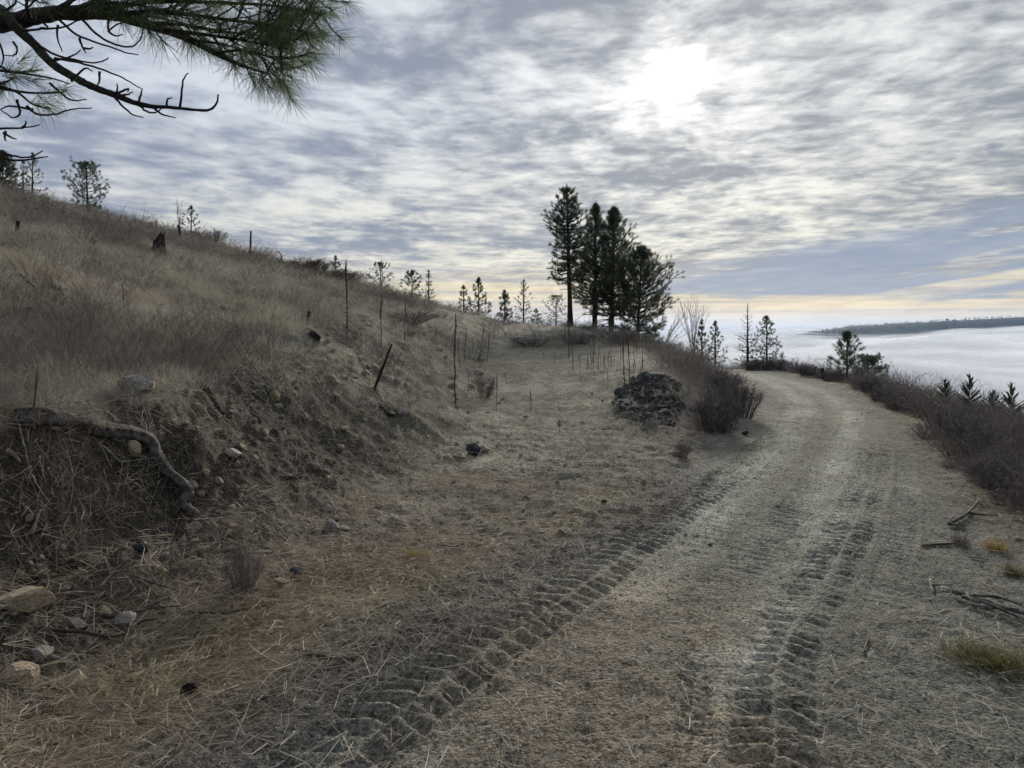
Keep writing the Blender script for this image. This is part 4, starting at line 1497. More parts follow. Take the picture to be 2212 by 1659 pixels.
def snag():
    u, v = D(602, 575)
    x, y, z = ray(u, v)
    o = link('dead_snag', None, label='pale forked dead snag bent over on the skyline', cat='snag', loc=(x, y, z - .1))
    k = y / FPX / 2.16
    mb = MB()
    mb.tube(catmull(np.array([[0, 0, 0], [4, 0, 14], [6, 0, 28], [-3, 0, 38]]) * k, 4), np.linspace(.05, .02, 13), 6, wob=.08)
    link('trunk', mb.mesh('trunk', True), M['bark'], o)
    mb = MB()
    mb.tube(catmull(np.array([[4, 0, 14], [-8, 0, 26], [-14, 2, 27]]) * k, 4), np.linspace(.03, .012, 9), 5)
    link('branch', mb.mesh('branch', True), M['bark'], o)
    mb = MB()
    mb.tube(catmull(np.array([[3, 0, 10], [12, 0, 14], [18, -2, 6]]) * k, 4), np.linspace(.03, .012, 9), 5)
    link('branch', mb.mesh('branch', True), M['bark'], o)


snag()


def fallen_tree():
    Y = None
    pts = [(1392, 842), (1468, 856), (1559, 869), (1622, 881), (1668, 890)]      # photograph pixels / 1 of the long dark stem
    P = []
    for a, b in pts:
        x, y, z = ray(a / 3, b / 3 + 1.0)
        P.append([x, y, z + .12])
    P = np.array(P)
    P = np.array([P[0] * (1 - t) + P[-1] * t for t in np.linspace(0, 1, 7)])
    g = H(P[:, 0], P[:, 1], False)
    P[:, 2] = np.maximum(P[:, 2], g + .10)
    loc = P[0].copy()
    o = link('fallen_tree', None, label='long fallen dead tree lying along the skyline with twiggy branches', cat='fallen tree', loc=loc)
    mb = MB()
    P = P - loc
    mb.tube(P, np.linspace(.13, .05, 7), 8, wob=.06)
    link('trunk', mb.mesh('trunk', True), M['bark'], o)
    for k in range(15):
        t = rng.uniform(.12, 1)
        p = np.array([np.interp(t, np.linspace(0, 1, 7), P[:, c]) for c in range(3)])
        d = unit(np.array([rng.uniform(-.2, 1.0), rng.normal(0, .5), rng.uniform(.15, 1.0)]))
        l = rng.uniform(.4, 1.1)
        mb = MB()
        q = catmull([p, p + d * l * .5 + [0, 0, .06], p + d * l + [.1, 0, -.18 * l]], 4)
        mb.tube(q, np.linspace(.022, .008, len(q)), 5)
        for _ in range(3):
            s = q[rng.integers(3, len(q))]
            mb.tube(np.array([s, s + unit(d + rng.normal(0, .6, 3)) * .3]), [.010, .005], 4)
        c = link('branch', mb.mesh('branch', True), M['bark'], o)


fallen_tree()


# ------------------------------------------------------------------ exposed root in the cut bank
def root_thing():
    pts = [(40, 905), (90, 903), (140, 910), (190, 920), (240, 930), (290, 937), (325, 952), (338, 985), (362, 1018), (395, 1043), (408, 1062), (398, 1083), (404, 1098), (428, 1112)]
    rad = [30, 27, 23, 21, 18, 16, 16, 15, 13, 11, 12, 12, 12, 8]
    dep = [5.15, 5.05, 4.98, 4.92, 4.86, 4.82, 4.78, 4.74, 4.68, 4.62, 4.58, 4.56, 4.54, 4.52]
    P = []
    for (a, b), d in zip(pts, dep):
        u, v = D(a, b)
        x, y, z = ray(u, v)
        yy = y - .085
        P.append([(u - 512) / FPX * yy, yy, CAMZ + (HOR - v) / FPX * yy])
    P = np.array(P)
    # ease the depth so the root runs smoothly out of the bank
    for _ in range(2):
        P[1:-1, 1] = (P[:-2, 1] + 2 * P[1:-1, 1] + P[2:, 1]) / 4
    for k, (a, b) in enumerate(pts):
        u, v = D(a, b)
        P[k, 0] = (u - 512) / FPX * P[k, 1]
        P[k, 2] = CAMZ + (HOR - v) / FPX * P[k, 1]
    R = np.array(rad) / 2.16 / FPX * P[:, 1] * .86
    Q = catmull(P, 6)
    RR = np.interp(np.linspace(0, 1, len(Q)), np.linspace(0, 1, len(R)), R)
    loc = Q[0].copy()
    o = link('exposed_root', None, label='thick gnarled tree root bared along the cut bank', cat='root', loc=loc)
    mb = MB()
    mb.tube(Q - loc, RR, 20)
    rv = mb.V[0].reshape(len(Q), 20, 3)
    th_ = np.arange(20)[None] / 20 * 6.283 + np.zeros((len(Q), 1))
    sl_ = np.arange(len(Q))[:, None] * .16 + np.zeros((1, 20))
    bulge = 1 + .26 * fbm(np.cos(th_) * 1.6 + sl_ * .35, np.sin(th_) * 1.6 + sl_ * .9, 5, 4) + .10 * np.sign(np.sin(th_ * 5 + sl_ * .8)) * np.abs(np.sin(th_ * 5 + sl_ * .8)) ** .5
    cen = (Q - loc)[:, None, :]
    mb.V[0] = (cen + (rv - cen) * bulge[:, :, None]).reshape(-1, 3)
    link('root_stem', mb.mesh('root_stem', True), M['grey_wood'], o)
    mb = MB()
    tip = Q[-14] - loc
    mb.tube(catmull([tip, tip + [-.05, -.02, -.06], tip + [-.10, -.02, -.15]], 4), np.linspace(.05, .02, 9), 8, wob=.06)
    link('root_fork', mb.mesh('root_fork', True), M['grey_wood'], o)
    mb = MB()
    tip = Q[-6] - loc
    mb.tube(catmull([tip, tip + [.07, -.03, -.02], tip + [.11, -.02, -.10]], 4), np.linspace(.035, .014, 9), 8, wob=.06)
    link('root_fork', mb.mesh('root_fork', True), M['grey_wood'], o)
    # turf beard hanging over the thick end
    mb = MB()
    n = 260
    k = rng.integers(0, 26, n)
    B = Q[k] - loc + np.stack([rng.normal(0, .02, n), rng.normal(-.02, .03, n), RR[k] * rng.uniform(.7, 1.2, n)], 1)
    d = unit(np.stack([rng.normal(0, .6, n), -rng.random(n) * .8, rng.normal(-.1, .5, n)], 1))
    mb.blades(B, d, rng.uniform(.05, .16, n), .004, np.stack([rng.normal(0, .02, n), 0 * k, -rng.uniform(0, .09, n)], 1), 2)
    link('grass_beard', mb.mesh('grass_beard'), M['straw'], o)


M['straw'] = simple_mat('straw', (.16, .125, .075), (.34, .28, .18), 12, .9, trans=.3)
root_thing()


# thin roots and fibres dangling on the bare face: readable ones are things of their own
def rootlet(pts, r, label, mat='dead_wood', n=4, off=.05, group=None):
    P = []
    for a, b in pts:
        x, y, z = ray(.1106 * a, 383.3 + .1106 * b)
        y2 = y - off
        P.append([x / y * y2, y2, CAMZ + (z - CAMZ) / y * y2])
    P = catmull(np.array(P), n)
    loc = P[0].copy()
    mb = MB()
    mb.tube(P - loc + rng.normal(0, .002, P.shape), np.linspace(r, r * .5, len(P)), 5, wob=.1)
    link('rootlet', mb.mesh('rootlet', True), M[mat], label=label, cat='rootlet', loc=loc, group=group)


rootlet([(150, 330), (200, 520), (250, 700), (330, 900), (450, 1070)], .007, 'long curved rootlet hanging below the thick end of the root')
rootlet([(900, 590), (1010, 680), (1100, 735), (1250, 728), (1410, 725)], .007, 'pale forked twig jutting sideways under the root')
rootlet([(1110, 735), (1090, 840), (1080, 960)], .005, 'pale rootlet dropping from the sideways twig')
rootlet([(650, 770), (660, 930), (640, 1060), (605, 1185)], .005, 'thin pale rootlet hanging left of the sideways twig')
rootlet([(360, 660), (380, 770), (420, 900)], .004, 'short fibre on the dark soil beside the long rootlet')
rootlet([(60, 630), (120, 670), (190, 715)], .016, 'stubby broken root end at the left edge')
rootlet([(940, 810), (960, 930), (985, 1030), (960, 1160)], .004, 'hair thin rootlet above the heap of red needles')
rootlet([(1440, 900), (1400, 1030), (1300, 1270)], .004, 'straight pale straw leaning on the bank right of centre root')
rootlet([(1625, 1195), (1560, 1380), (1450, 1580)], .004, 'straight straw below the forked foot of the root')
rootlet([(1955, 1020), (1990, 1130), (2015, 1290)], .005, 'pale twig standing right of the root foot')
rootlet([(1310, 1450), (1320, 1500), (1300, 1650)], .007, 'crooked pale twig among needles at the bank toe')
rootlet([(510, 450), (560, 600), (650, 760)], .004, 'fine fibre hanging from under the root')


# ------------------------------------------------------------------ rocks
def rock_mesh(seed, flat=.6, cuts=9, sub=2):
    import bmesh
    r = np.random.default_rng(seed)
    bm = bmesh.new()
    bmesh.ops.create_icosphere(bm, subdivisions=sub, radius=1.0)
    V = np.array([v.co[:] for v in bm.verts])
    for k in range(cuts):            # planar breaks
        d = unit(r.standard_normal(3))
        h = r.uniform(.45, .85)
        s = V @ d
        V = V - np.maximum(s - h, 0)[:, None] * d[None]
    V *= np.array([r.uniform(.8, 1.15), r.uniform(.7, 1.0), flat * r.uniform(.8, 1.15)])
    V += r.normal(0, .02, V.shape)
    for v, c in zip(bm.verts, V):
        v.co = c
    me = bpy.data.meshes.new('rock')
    bm.to_mesh(me)
    bm.free()
    return me


ROCKS = {}
for mk in ('rock_tan', 'rock_grey', 'rock_dark'):
    ROCKS[mk] = []
    for k in range(6):
        me = rock_mesh(500 + k, [.6, .45, .75, .35, .55, .8][k])
        me.materials.append(M[mk])
        ROCKS[mk].append(me)


def rock(xb, yb, wpx, kind, label, var=None, group=None, sink=.08, rot=None, name='rock', cat='rock', sq=1.0):
    x, y, z = rayD(xb, yb)
    s = wpx / 2.16 / FPX * y / 2 * 1.12
    me = ROCKS['rock_' + kind][var if var is not None else int(rng.integers(0, 6))]
    # tilt with the slope
    e = .15
    gx = float((H(np.array([x + e]), np.array([y]), False) - H(np.array([x - e]), np.array([y]), False))[0]) / (2 * e)
    gy = float((H(np.array([x]), np.array([y + e]), False) - H(np.array([x]), np.array([y - e]), False))[0]) / (2 * e)
    nrm = Vector((-gx, -gy, 1)).normalized()
    o = link(name, me, None, label=label, cat=cat, group=group, loc=Vector((x, y, z)) + nrm * s * (.55 - sink))
    q = nrm.to_track_quat('Z', 'Y')
    o.rotation_euler = (q @ Euler((rng.normal(0, .15), rng.normal(0, .15), rot if rot is not None else rng.uniform(0, 6.28))).to_quaternion()).to_euler()
    o.scale = (s, s, s * sq)
    return o


rock(300, 850, 88, 'grey', 'large pale grey boulder lodged at the lip of the cut bank above the root', 1, rot=.5, sink=.2)
rock(497, 990, 52, 'grey', 'long pale stone slab sticking out of the cut face', 3, rot=.6)
rock(520, 968, 26, 'tan', 'tan stone just above the long slab')
rock(545, 990, 24, 'tan', 'tan stone at the right end of the long slab')
rock(470, 938, 22, 'tan', 'orange stone at the lower end of the charred branch')
rock(716, 838, 38, 'tan', 'upright orange brown rock on the grassy cut face', 5, sink=0)
rock(725, 862, 20, 'grey', 'rounded pale stone below the upright orange rock')
rock(705, 858, 16, 'grey', 'small white stone left of the rounded pale one')
rock(52, 1318, 100, 'tan', 'big brown flat topped rock at the lower left edge', 2, rot=1.9, sink=.1, sq=.8)
rock(160, 1352, 46, 'grey', 'grey stone half buried right of the flat topped rock')
rock(272, 1358, 52, 'grey', 'pale angular stone by the long stick at the bank toe', 0)
rock(222, 1325, 34, 'tan', 'tan wedge stone left of the pale angular one')
rock(38, 1470, 78, 'tan', 'round brown rock near the lower left corner', 4, sink=.1)
rock(152, 1484, 62, 'tan', 'tan wedge shaped rock with a sunlit corner near the lower left', 1)
rock(90, 1430, 50, 'grey', 'dull stone sunk in litter above the round brown rock')
rock(422, 1152, 36, 'grey', 'pale triangular stone below the foot of the root', 5)
rock(500, 1150, 20, 'tan', 'small tan stone right of the pale triangular one')
rock(282, 985, 40, 'tan', 'yellowish round stone set in the dark soil under the root', 4, sink=0)
rock(112, 930, 34, 'tan', 'tan stone jammed under the thick end of the root', 4)
rock(60, 1115, 24, 'tan', 'small tan stone low in the dark hollow at the left')
rock(412, 1045, 24, 'tan', 'tan stone touching the bend of the root')
rock(432, 1058, 18, 'tan', 'small tan stone right of the root bend')
rock(605, 1268, 34, 'tan', 'flat tan stone right of the broom like plant', 3)
rock(592, 1245, 22, 'grey', 'grey stone above the flat tan one')
rock(640, 1240, 30, 'dark', 'dark stone in the litter right of the broom like plant')
rock(664, 1242, 20, 'grey', 'slim upright grey stone beside the dark one')
rock(632, 1200, 22, 'tan', 'thin tan stone uphill of the dark one')
rock(718, 1148, 34, 'grey', 'pointed brown grey stone at the toe of the far cut', 5)
rock(742, 1152, 24, 'grey', 'stone leaning on the pointed brown grey one')
rock(738, 1178, 22, 'tan', 'flat tan chip in front of the pointed stone', 3)
rock(735, 1112, 18, 'tan', 'tan stone behind the pointed stone')
rock(990, 992, 34, 'tan', 'tan wedge stone in the little heap by the spur')
rock(1022, 980, 34, 'dark', 'dark block in the little heap by the spur', 5, sink=0)
rock(1048, 975, 28, 'grey', 'grey stone at the right of the little heap by the spur')
rock(1012, 968, 20, 'grey', 'grey stone at the back of the little heap by the spur')
rock(592, 855, 26, 'tan', 'leaning tan stone high on the cut face')
rock(572, 938, 22, 'tan', 'tan stone on the cut face right of the charred branch')
rock(600, 875, 18, 'grey', 'small stone under the leaning tan one')
rock(880, 1072, 16, 'tan', 'lone pale chip on the near spur')
rock(298, 722, 46, 'tan', 'reddish rock in the grass of the mid slope', 3)
rock(192, 488, 52, 'grey', 'grey boulder on the upper slope below the skyline thicket', 1)
rock(120, 628, 40, 'grey', 'pale rock beside the lying branch at the far left')
rock(735, 970, 22, 'tan', 'pale stone in tufted grass at the right of the cut')
rock(868, 895, 20, 'grey', 'pale stone on the lower grassy cut')
rock(1535, 1178, 14, 'dark', 'dark stone alone in the middle of the road', )
rock(1610, 938, 16, 'dark', 'dark stone at the road edge under the round thicket')
rock(300, 1200, 40, 'dark', 'dark lump in red needles on the bank')
for k in range(7):
    rock(425 + rng.uniform(-28, 32), 1195 + rng.uniform(-22, 22), rng.uniform(12, 20), 'tan', 'small yellow lichened stone in the cluster below the root', group='lichened stones below the root')
for k in range(70):                  # stony band of the far cut
    a = rng.uniform(0, 1)
    rock(640 + 400 * a + rng.normal(0, 30), 745 + 70 * a + rng.normal(0, 45), rng.uniform(9, 24), 'grey' if rng.random() < .75 else 'tan', 'small pale stone in the stony band of the far cut face', group='stones of the far cut face', name='stone')
for k in range(46):
    rock(rng.uniform(430, 900), rng.uniform(880, 1240), rng.uniform(9, 23), 'tan' if rng.random() < .6 else 'grey', 'small loose stone scattered on the near cut face and its toe', group='loose stones of the near cut', name='stone')
for k in range(60):
    rock(rng.uniform(950, 1400), rng.uniform(840, 1160), rng.uniform(6, 18), 'grey' if rng.random() < .7 else 'dark', 'small stone lying on the spur track', group='stones on the spur track', name='stone', sink=.3)
for k in range(30):
    rock(rng.uniform(20, 400), rng.uniform(1180, 1560), rng.uniform(10, 22), 'tan' if rng.random() < .4 else 'grey', 'small stone half hidden in needle litter at the lower left', group='stones in the lower left litter', name='stone')


for k in range(26):
    rock(rng.uniform(20, 700), rng.uniform(560, 800), rng.uniform(10, 26), 'grey' if rng.random() < .6 else 'tan', 'small stone showing through the hillside grass', group='stones in the hillside grass', name='stone', sink=0)


def rock_pile():
    x0, y0, z0 = ray(642, 432)
    o = link('rock_pile', None, label='heap of dark broken rock dumped on the bank edge', cat='rock pile', loc=(x0, y0, z0))
    for k in range(300):
        th, q = rng.uniform(0, 6.283), math.sqrt(rng.random())
        y = 13.0 + 2.3 * q * math.sin(th)
        x = 2.42 + .16 * (y - 13.0) + (.60 * q * math.cos(th))
        z = float(H(np.array([x]), np.array([y]), False)[0]) + .05 * (1 - q) * rng.random()
        s = min(.15, float(np.exp(rng.normal(math.log(.068), .42))))
        c = link('stone', ROCKS['rock_dark'][int(rng.integers(0, 6))], None, o, loc=(x - x0, y - y0, z - z0))
        c.rotation_euler = (rng.normal(0, .6), rng.normal(0, .6), rng.uniform(0, 6.28))
        c.scale = (s, s * rng.uniform(.7, 1), s * rng.uniform(.8, 1.2))


rock_pile()


# ------------------------------------------------------------------ sticks and litter one can pick out
def stick(pts, r, label, mat='dead_wood', conv=None, lift=.012, name='stick', group=None, sub=None):
    P = []
    for a, b in pts:
        u, v = conv(a, b) if conv else D(a, b)
        x, y, z = ray(u, v)
        P.append([x, y, z + lift])
    P = catmull(np.array(P), 4)
    loc = P[0].copy()
    mb = MB()
    mb.tube(P - loc, np.linspace(r, r * .6, len(P)), 7, wob=.08)
    o = link(name, mb.mesh(name, True), M[mat], label=label, cat='stick', loc=loc, group=group)
    for sb in sub or []:
        Q = []
        for a, b in sb:
            u, v = conv(a, b) if conv else D(a, b)
            x, y, z = ray(u, v)
            Q.append([x, y, z + lift + .01])
        Q = catmull(np.array(Q), 4) - loc
        mb = MB()
        mb.tube(Q, np.linspace(r * .7, r * .35, len(Q)), 6, wob=.08)
        link('side_twig', mb.mesh('side_twig', True), M[mat], o)


c4 = lambda a, b: (.1615 * a, 500 + .1615 * b)
c8 = lambda a, b: (666.7 + .1615 * a, 500 + .1615 * b)
stick([(635, 1400), (680, 1414), (722, 1430), (770, 1437)], .011, 'dark smooth stick lying at the edge of the gravel strip', 'bark')
stick([(1480, 1215), (1560, 1225), (1650, 1215), (1710, 1205)], .010, 'grey stick next to a curled twig left of the gravel', 'grey_wood', c4)
stick([(1410, 1170), (1450, 1190), (1470, 1225), (1440, 1265)], .008, 'curled pale twig hooked like a question mark', 'dead_wood', c4)
stick([(960, 1320), (1000, 1365), (1012, 1412)], .013, 'stubby pale bone like stick in the lower left', 'dead_wood', c4)
stick([(1280, 812), (1235, 930), (1178, 1070)], .006, 'long straight pale straw lying across the brown litter', 'straw', c4)
stick([(560, 740), (700, 757), (850, 745), (950, 715), (1035, 690)], .012, 'bowed grey stick over the pale angular stone', 'grey_wood', c4, lift=.05, sub=[[(800, 750), (950, 742), (1130, 730)]])
stick([(300, 850), (500, 872), (720, 886), (870, 820), (980, 790)], .010, 'long dark bent stick in the litter above the tan wedge rock', 'bark', c4, lift=.03)
stick([(240, 1000), (320, 1020), (400, 1035)], .012, 'short pale stick above the tan wedge rock', 'dead_wood', c4)
stick([(900, 270), (885, 380), (920, 460), (985, 550)], .007, 'crooked pale twig standing out on the needle bank', 'dead_wood', c4, lift=.03)
stick([(820, 510), (960, 550), (1075, 568)], .007, 'thin curved twig below the crooked one', 'grey_wood', c4, lift=.03)
stick([(700, 365), (760, 340), (828, 322)], .014, 'chunky weathered stick on the needle bank', 'grey_wood', c4, lift=.03)
stick([(0, 290), (120, 265), (260, 215), (430, 212)], .008, 'long thin stick on the shaded bank at the left edge', 'grey_wood', c4, lift=.03)
stick([(195, 225), (225, 160), (250, 95)], .012, 'short upright stick end on the shaded bank', 'dead_wood', c4, lift=.03)
stick([(330, 610), (450, 600), (590, 585)], .009, 'thin stick right of the big flat topped rock', 'dead_wood', c4, lift=.02)
stick([(1230, 720), (1400, 700), (1680, 650)], .008, 'dark thin stick under the broom like plant', 'bark', c4)
stick([(1165, 1360), (1130, 1470), (1085, 1590)], .005, 'pale straight straw at the left edge of the gravel strip', 'straw', c4)
stick([(1750, 165), (1860, 102), (1935, 15)], .016, 'grey forked branch lying at the right road verge', 'grey_wood', c8, lift=.02, sub=[[(1860, 102), (1960, 108), (2050, 105)], [(1750, 165), (1790, 172), (1815, 150)]])
stick([(1580, 292), (1680, 285), (1785, 280)], .010, 'short dark stick in front of the grey forked branch', 'bark', c8)
stick([(1632, 505), (1640, 545), (1652, 585)], .011, 'pale stub of wood on the right of the road', 'dead_wood', c8, sub=[[(1640, 550), (1700, 548), (1745, 543)]])
stick([(1960, 512), (2020, 580), (2085, 645)], .006, 'pale straw crossing above the dead bough at the right edge', 'straw', c8, sub=[[(1960, 512), (2080, 575), (2230, 640)]])
stick([(1770, 602), (1900, 632), (2050, 682), (2240, 745)], .016, 'dead grey bough with dry needles at the right edge', 'grey_wood', c8, lift=.03,
      sub=[[(1830, 640), (2000, 690), (2240, 790)], [(1900, 632), (2000, 630), (2100, 660), (2200, 690)], [(1980, 655), (2060, 700), (2180, 720)], [(1860, 625), (1880, 660), (1940, 680)]])
stick([(1880, 360), (1940, 375), (1995, 385)], .009, 'short pale stick left of the green tufts at the right', 'dead_wood', c8)
stick([(1250, 870), (1235, 905), (1215, 960)], .006, 'pale twig among needles right of the right wheel track', 'straw', c8, sub=[[(1250, 870), (1280, 905), (1305, 945)]])
stick([(2130, 1240), (2145, 1290), (2162, 1335)], .014, 'white bleached stick standing at the edge of the shoulder thicket', 'straw', lambda a, b: (650 + .169 * a, 266.7 + .169 * b), lift=.10)
stick([(30, 690), (60, 688), (80, 697)], .03, 'pale bleached branch lying in the grass at the far left', 'dead_wood', None, lift=.12, name='branch')
stick([(40, 610), (58, 622), (75, 640)], .03, 'dark branch end poking from the bank of rusty grass', 'bark', None, lift=.12, name='branch')


def pine_cone():
    x, y, z = ray(*c4(1155, 1190))
    mb = MB()
    n = 60
    for k in range(n):               # scales set in a spiral
        t = k / n
        th = k * 2.399
        r = .034 * math.sin(math.pi * (t * .85 + .12)) + .004
        c = np.array([math.cos(th), math.sin(th), 0])
        b = np.array([0, 0, .085 * t])
        side = np.array([-math.sin(th), math.cos(th), 0])
        w = .010
        p = b + c * r
        mb.add([b + side * w * .4, b - side * w * .4, p + side * w, p - side * w, p + c * .006 + [0, 0, .010]], [[0, 1, 2], [1, 3, 2], [2, 3, 4], [0, 2, 1], [2, 4, 3]])
    mb.tube(np.array([[0, 0, 0], [0, 0, .045], [0, 0, .085]]), [.012, .02, .006], 6)
    o = link('pine_cone', mb.mesh('pine_cone'), M['bark_dark'], label='open dark pine cone lying in the litter left of the gravel strip', cat='pine cone', loc=(x, y, z + .02))
    o.rotation_euler = (1.2, .3, .6)


pine_cone()


def grass_tuft(xb, yb, hpx, n, label, mat, spread=1.0):
    x, y, z = rayD(xb, yb)
    h = hpx / 2.16 / FPX * y
    B = np.stack([rng.normal(0, .25 * h * spread, n), rng.normal(0, .25 * h * spread, n), np.full(n, -.01)], 1)
    d = unit(np.stack([rng.normal(0, .55, n), rng.normal(0, .55, n), np.ones(n)], 1))
    mb = MB()
    mb.blades(B, d, h * rng.uniform(.5, 1.1, n), .0035, np.stack([d[:, 0] * h * .4, d[:, 1] * h * .4, -h * .3 * rng.random(n)], 1), 2)
    link('grass_tuft', mb.mesh('grass_tuft'), M[mat], label=label, cat='grass tuft', loc=(x, y, z))


M['green_grass'] = simple_mat('green_grass', (.09, .092, .040), (.20, .18, .085), 10, .85, trans=.3)
M['gold_grass'] = simple_mat('gold_grass', (.20, .14, .04), (.36, .27, .09), 10, .85, trans=.3)
grass_tuft(893, 1208, 34, 160, 'golden grass tuft alone on the near spur', 'gold_grass', .7)
grass_tuft(2118, 1425, 60, 420, 'broad green grass tuft at the lower right', 'green_grass', 2.2)
grass_tuft(2185, 1445, 60, 380, 'green grass tuft against the lower right edge', 'green_grass', 2.0)
grass_tuft(2190, 1240, 36, 220, 'olive grass tuft at the right above the dead bough', 'green_grass', 1.2)
grass_tuft(2152, 1190, 36, 220, 'straw coloured tuft near the olive one', 'gold_grass', 1.0)
grass_tuft(2075, 1180, 46, 120, 'dark wiry weed tuft below the grey forked branch', 'twig', .8)
grass_tuft(2050, 1010, 40, 80, 'thin weedy tuft on the road edge before the thicket', 'twig', .6)


# ------------------------------------------------------------------ ground cover nobody could count
def instancer(name, pts, rot, scl, idx, tint, sources, label, cat):
    coll = bpy.data.collections.new(name + '_kinds')
    for k, (me) in enumerate(sources):
        o = bpy.data.objects.new('%s_kind_%02d' % (name, k), me)
        coll.objects.link(o)
    n = len(pts)
    me = bpy.data.meshes.new(name)
    me.vertices.add(n)
    me.vertices.foreach_set('co', np.asarray(pts, np.float32).ravel())
    for nm, ty, key, arr in (('rot', 'FLOAT_VECTOR', 'vector', rot), ('scl', 'FLOAT_VECTOR', 'vector', scl), ('idx', 'INT', 'value', idx), ('tint', 'FLOAT', 'value', tint)):
        a = me.attributes.new(nm, ty, 'POINT')
        a.data.foreach_set(key, np.asarray(arr, np.int32 if ty == 'INT' else np.float32).ravel())
    g = bpy.data.node_groups.new(name, 'GeometryNodeTree')
    g.interface.new_socket('Geometry', in_out='INPUT', socket_type='NodeSocketGeometry')
    g.interface.new_socket('Geometry', in_out='OUTPUT', socket_type='NodeSocketGeometry')
    N, L = g.nodes, g.links
    gi, go = N.new('NodeGroupInput'), N.new('NodeGroupOutput')
    ip = N.new('GeometryNodeInstanceOnPoints')
    ci = N.new('GeometryNodeCollectionInfo')
    ci.inputs[0].default_value = coll
    ci.inputs[1].default_value = True
    ci.inputs[2].default_value = True

    def attr(nm, ty):
        a = N.new('GeometryNodeInputNamedAttribute')
        a.data_type = ty
        a.inputs[0].default_value = nm
        return a.outputs[0]
    er = N.new('FunctionNodeEulerToRotation')
    L.new(attr('rot', 'FLOAT_VECTOR'), er.inputs[0])
    L.new(gi.outputs[0], ip.inputs['Points'])
    L.new(ci.outputs[0], ip.inputs['Instance'])
    ip.inputs['Pick Instance'].default_value = True
    L.new(attr('idx', 'INT'), ip.inputs['Instance Index'])
    L.new(er.outputs[0], ip.inputs['Rotation'])
    L.new(attr('scl', 'FLOAT_VECTOR'), ip.inputs['Scale'])
    L.new(ip.outputs[0], go.inputs[0])
    o = link(name, me, None, label=label, cat=cat, kind='stuff')
    md = o.modifiers.new('scatter', 'NODES')
    md.node_group = g
    return o


def sample(N, r0, r1, keep, amax=41, power=0.0):
    """points spread evenly over the view, thinning with distance"""
    a = np.radians(rng.uniform(-amax, amax, N))
    r = r0 * (r1 / r0) ** (rng.random(N) ** (1 + power))
    x, y = r * np.sin(a), r * np.cos(a)
    p = keep(x, y)
    s = rng.random(N) < p
    return x[s], y[s]


def slope_rot(x, y, tilt=0.0):
    e = .12
    gx = (H(x + e, y, False) - H(x - e, y, False)) / (2 * e)
    gy = (H(x, y + e, False) - H(x, y - e, False)) / (2 * e)
    # euler XYZ that first spins about z, then tips with the slope
    n = unit(np.stack([-gx, -gy, np.ones(len(x))], 1))
    out = np.zeros((len(x), 3))
    sp_ = rng.uniform(0, 6.283, len(x))
    for i in range(len(x)):
        q = Vector(n[i]).to_track_quat('Z', 'Y') @ Euler((0, 0, sp_[i])).to_quaternion()
        out[i] = q.to_euler()
    return out


def clump(seed, n, h, spread, w, lean=.35, curl=.35):
    r = np.random.default_rng(seed)
    mb = MB()
    B = np.stack([r.normal(0, spread, n), r.normal(0, spread, n), np.full(n, -.03)], 1)
    d = unit(np.stack([r.normal(0, lean, n) + .12, r.normal(0, lean, n), np.ones(n)], 1))
    L = h * r.uniform(.45, 1.1, n)
    c = np.stack([d[:, 0] * L * curl + r.normal(0, .03, n), d[:, 1] * L * curl + r.normal(0, .03, n), -L * .25 * r.random(n)], 1)
    mb.blades(B, d, L, w, c, 2)
    return mb.mesh('grass_clump')


M['hill_grass'] = instanced_mat('hill_grass', [(0, (.15, .142, .130)), (.3, (.28, .262, .222)), (.55, (.46, .425, .350)), (.75, (.31, .305, .235)), (1.0, (.38, .295, .225))], trans=.25)
M['brush_twigs'] = instanced_mat('brush_twigs', [(0, (.095, .084, .078)), (.5, (.17, .148, .132)), (1.0, (.27, .235, .20))], trans=0.0, var=.5)
M['litter'] = instanced_mat('litter', [(0, (.15, .115, .088)), (.4, (.30, .235, .175)), (.7, (.47, .40, .31)), (1.0, (.60, .56, .48))], trans=.15, var=.7)
M['pebble'] = instanced_mat('pebble', [(0, (.075, .075, .078)), (.5, (.17, .165, .15)), (.85, (.29, .275, .235)), (1.0, (.42, .40, .36))], trans=0.0, var=.0)
M['fibre'] = instanced_mat('fibre', [(0, (.09, .08, .07)), (.5, (.24, .21, .165)), (1.0, (.46, .42, .34))], trans=.1, var=.8)

gsrc = [clump(700 + k, 46, [.34, .28, .40, .30, .24, .46][k], [.10, .12, .08, .14, .13, .07][k], .0042) for k in range(6)]
for m_ in gsrc:
    m_.materials.append(M['hill_grass'])
# dry grass of the slope
def keep_hill(x, y):
    road, cut, hillm, spur, bank, right = masks(x, y)
    return np.clip(hillm * (.16 + .84 * ss(fbm(x * 1.0, y * 1.0, 801, 4), -.20, .22)) + .22 * cut * ss(y, 6, 12) + .10 * spur * ss(y, 9, 14) + .5 * bank * ss(y, 9.5, 13) * ss(rl_x(y) - x, .3, .9) + .40 * right * ss(x - rr_x(y), .25, .9) * ss(y, 4.5, 8), 0, 1)


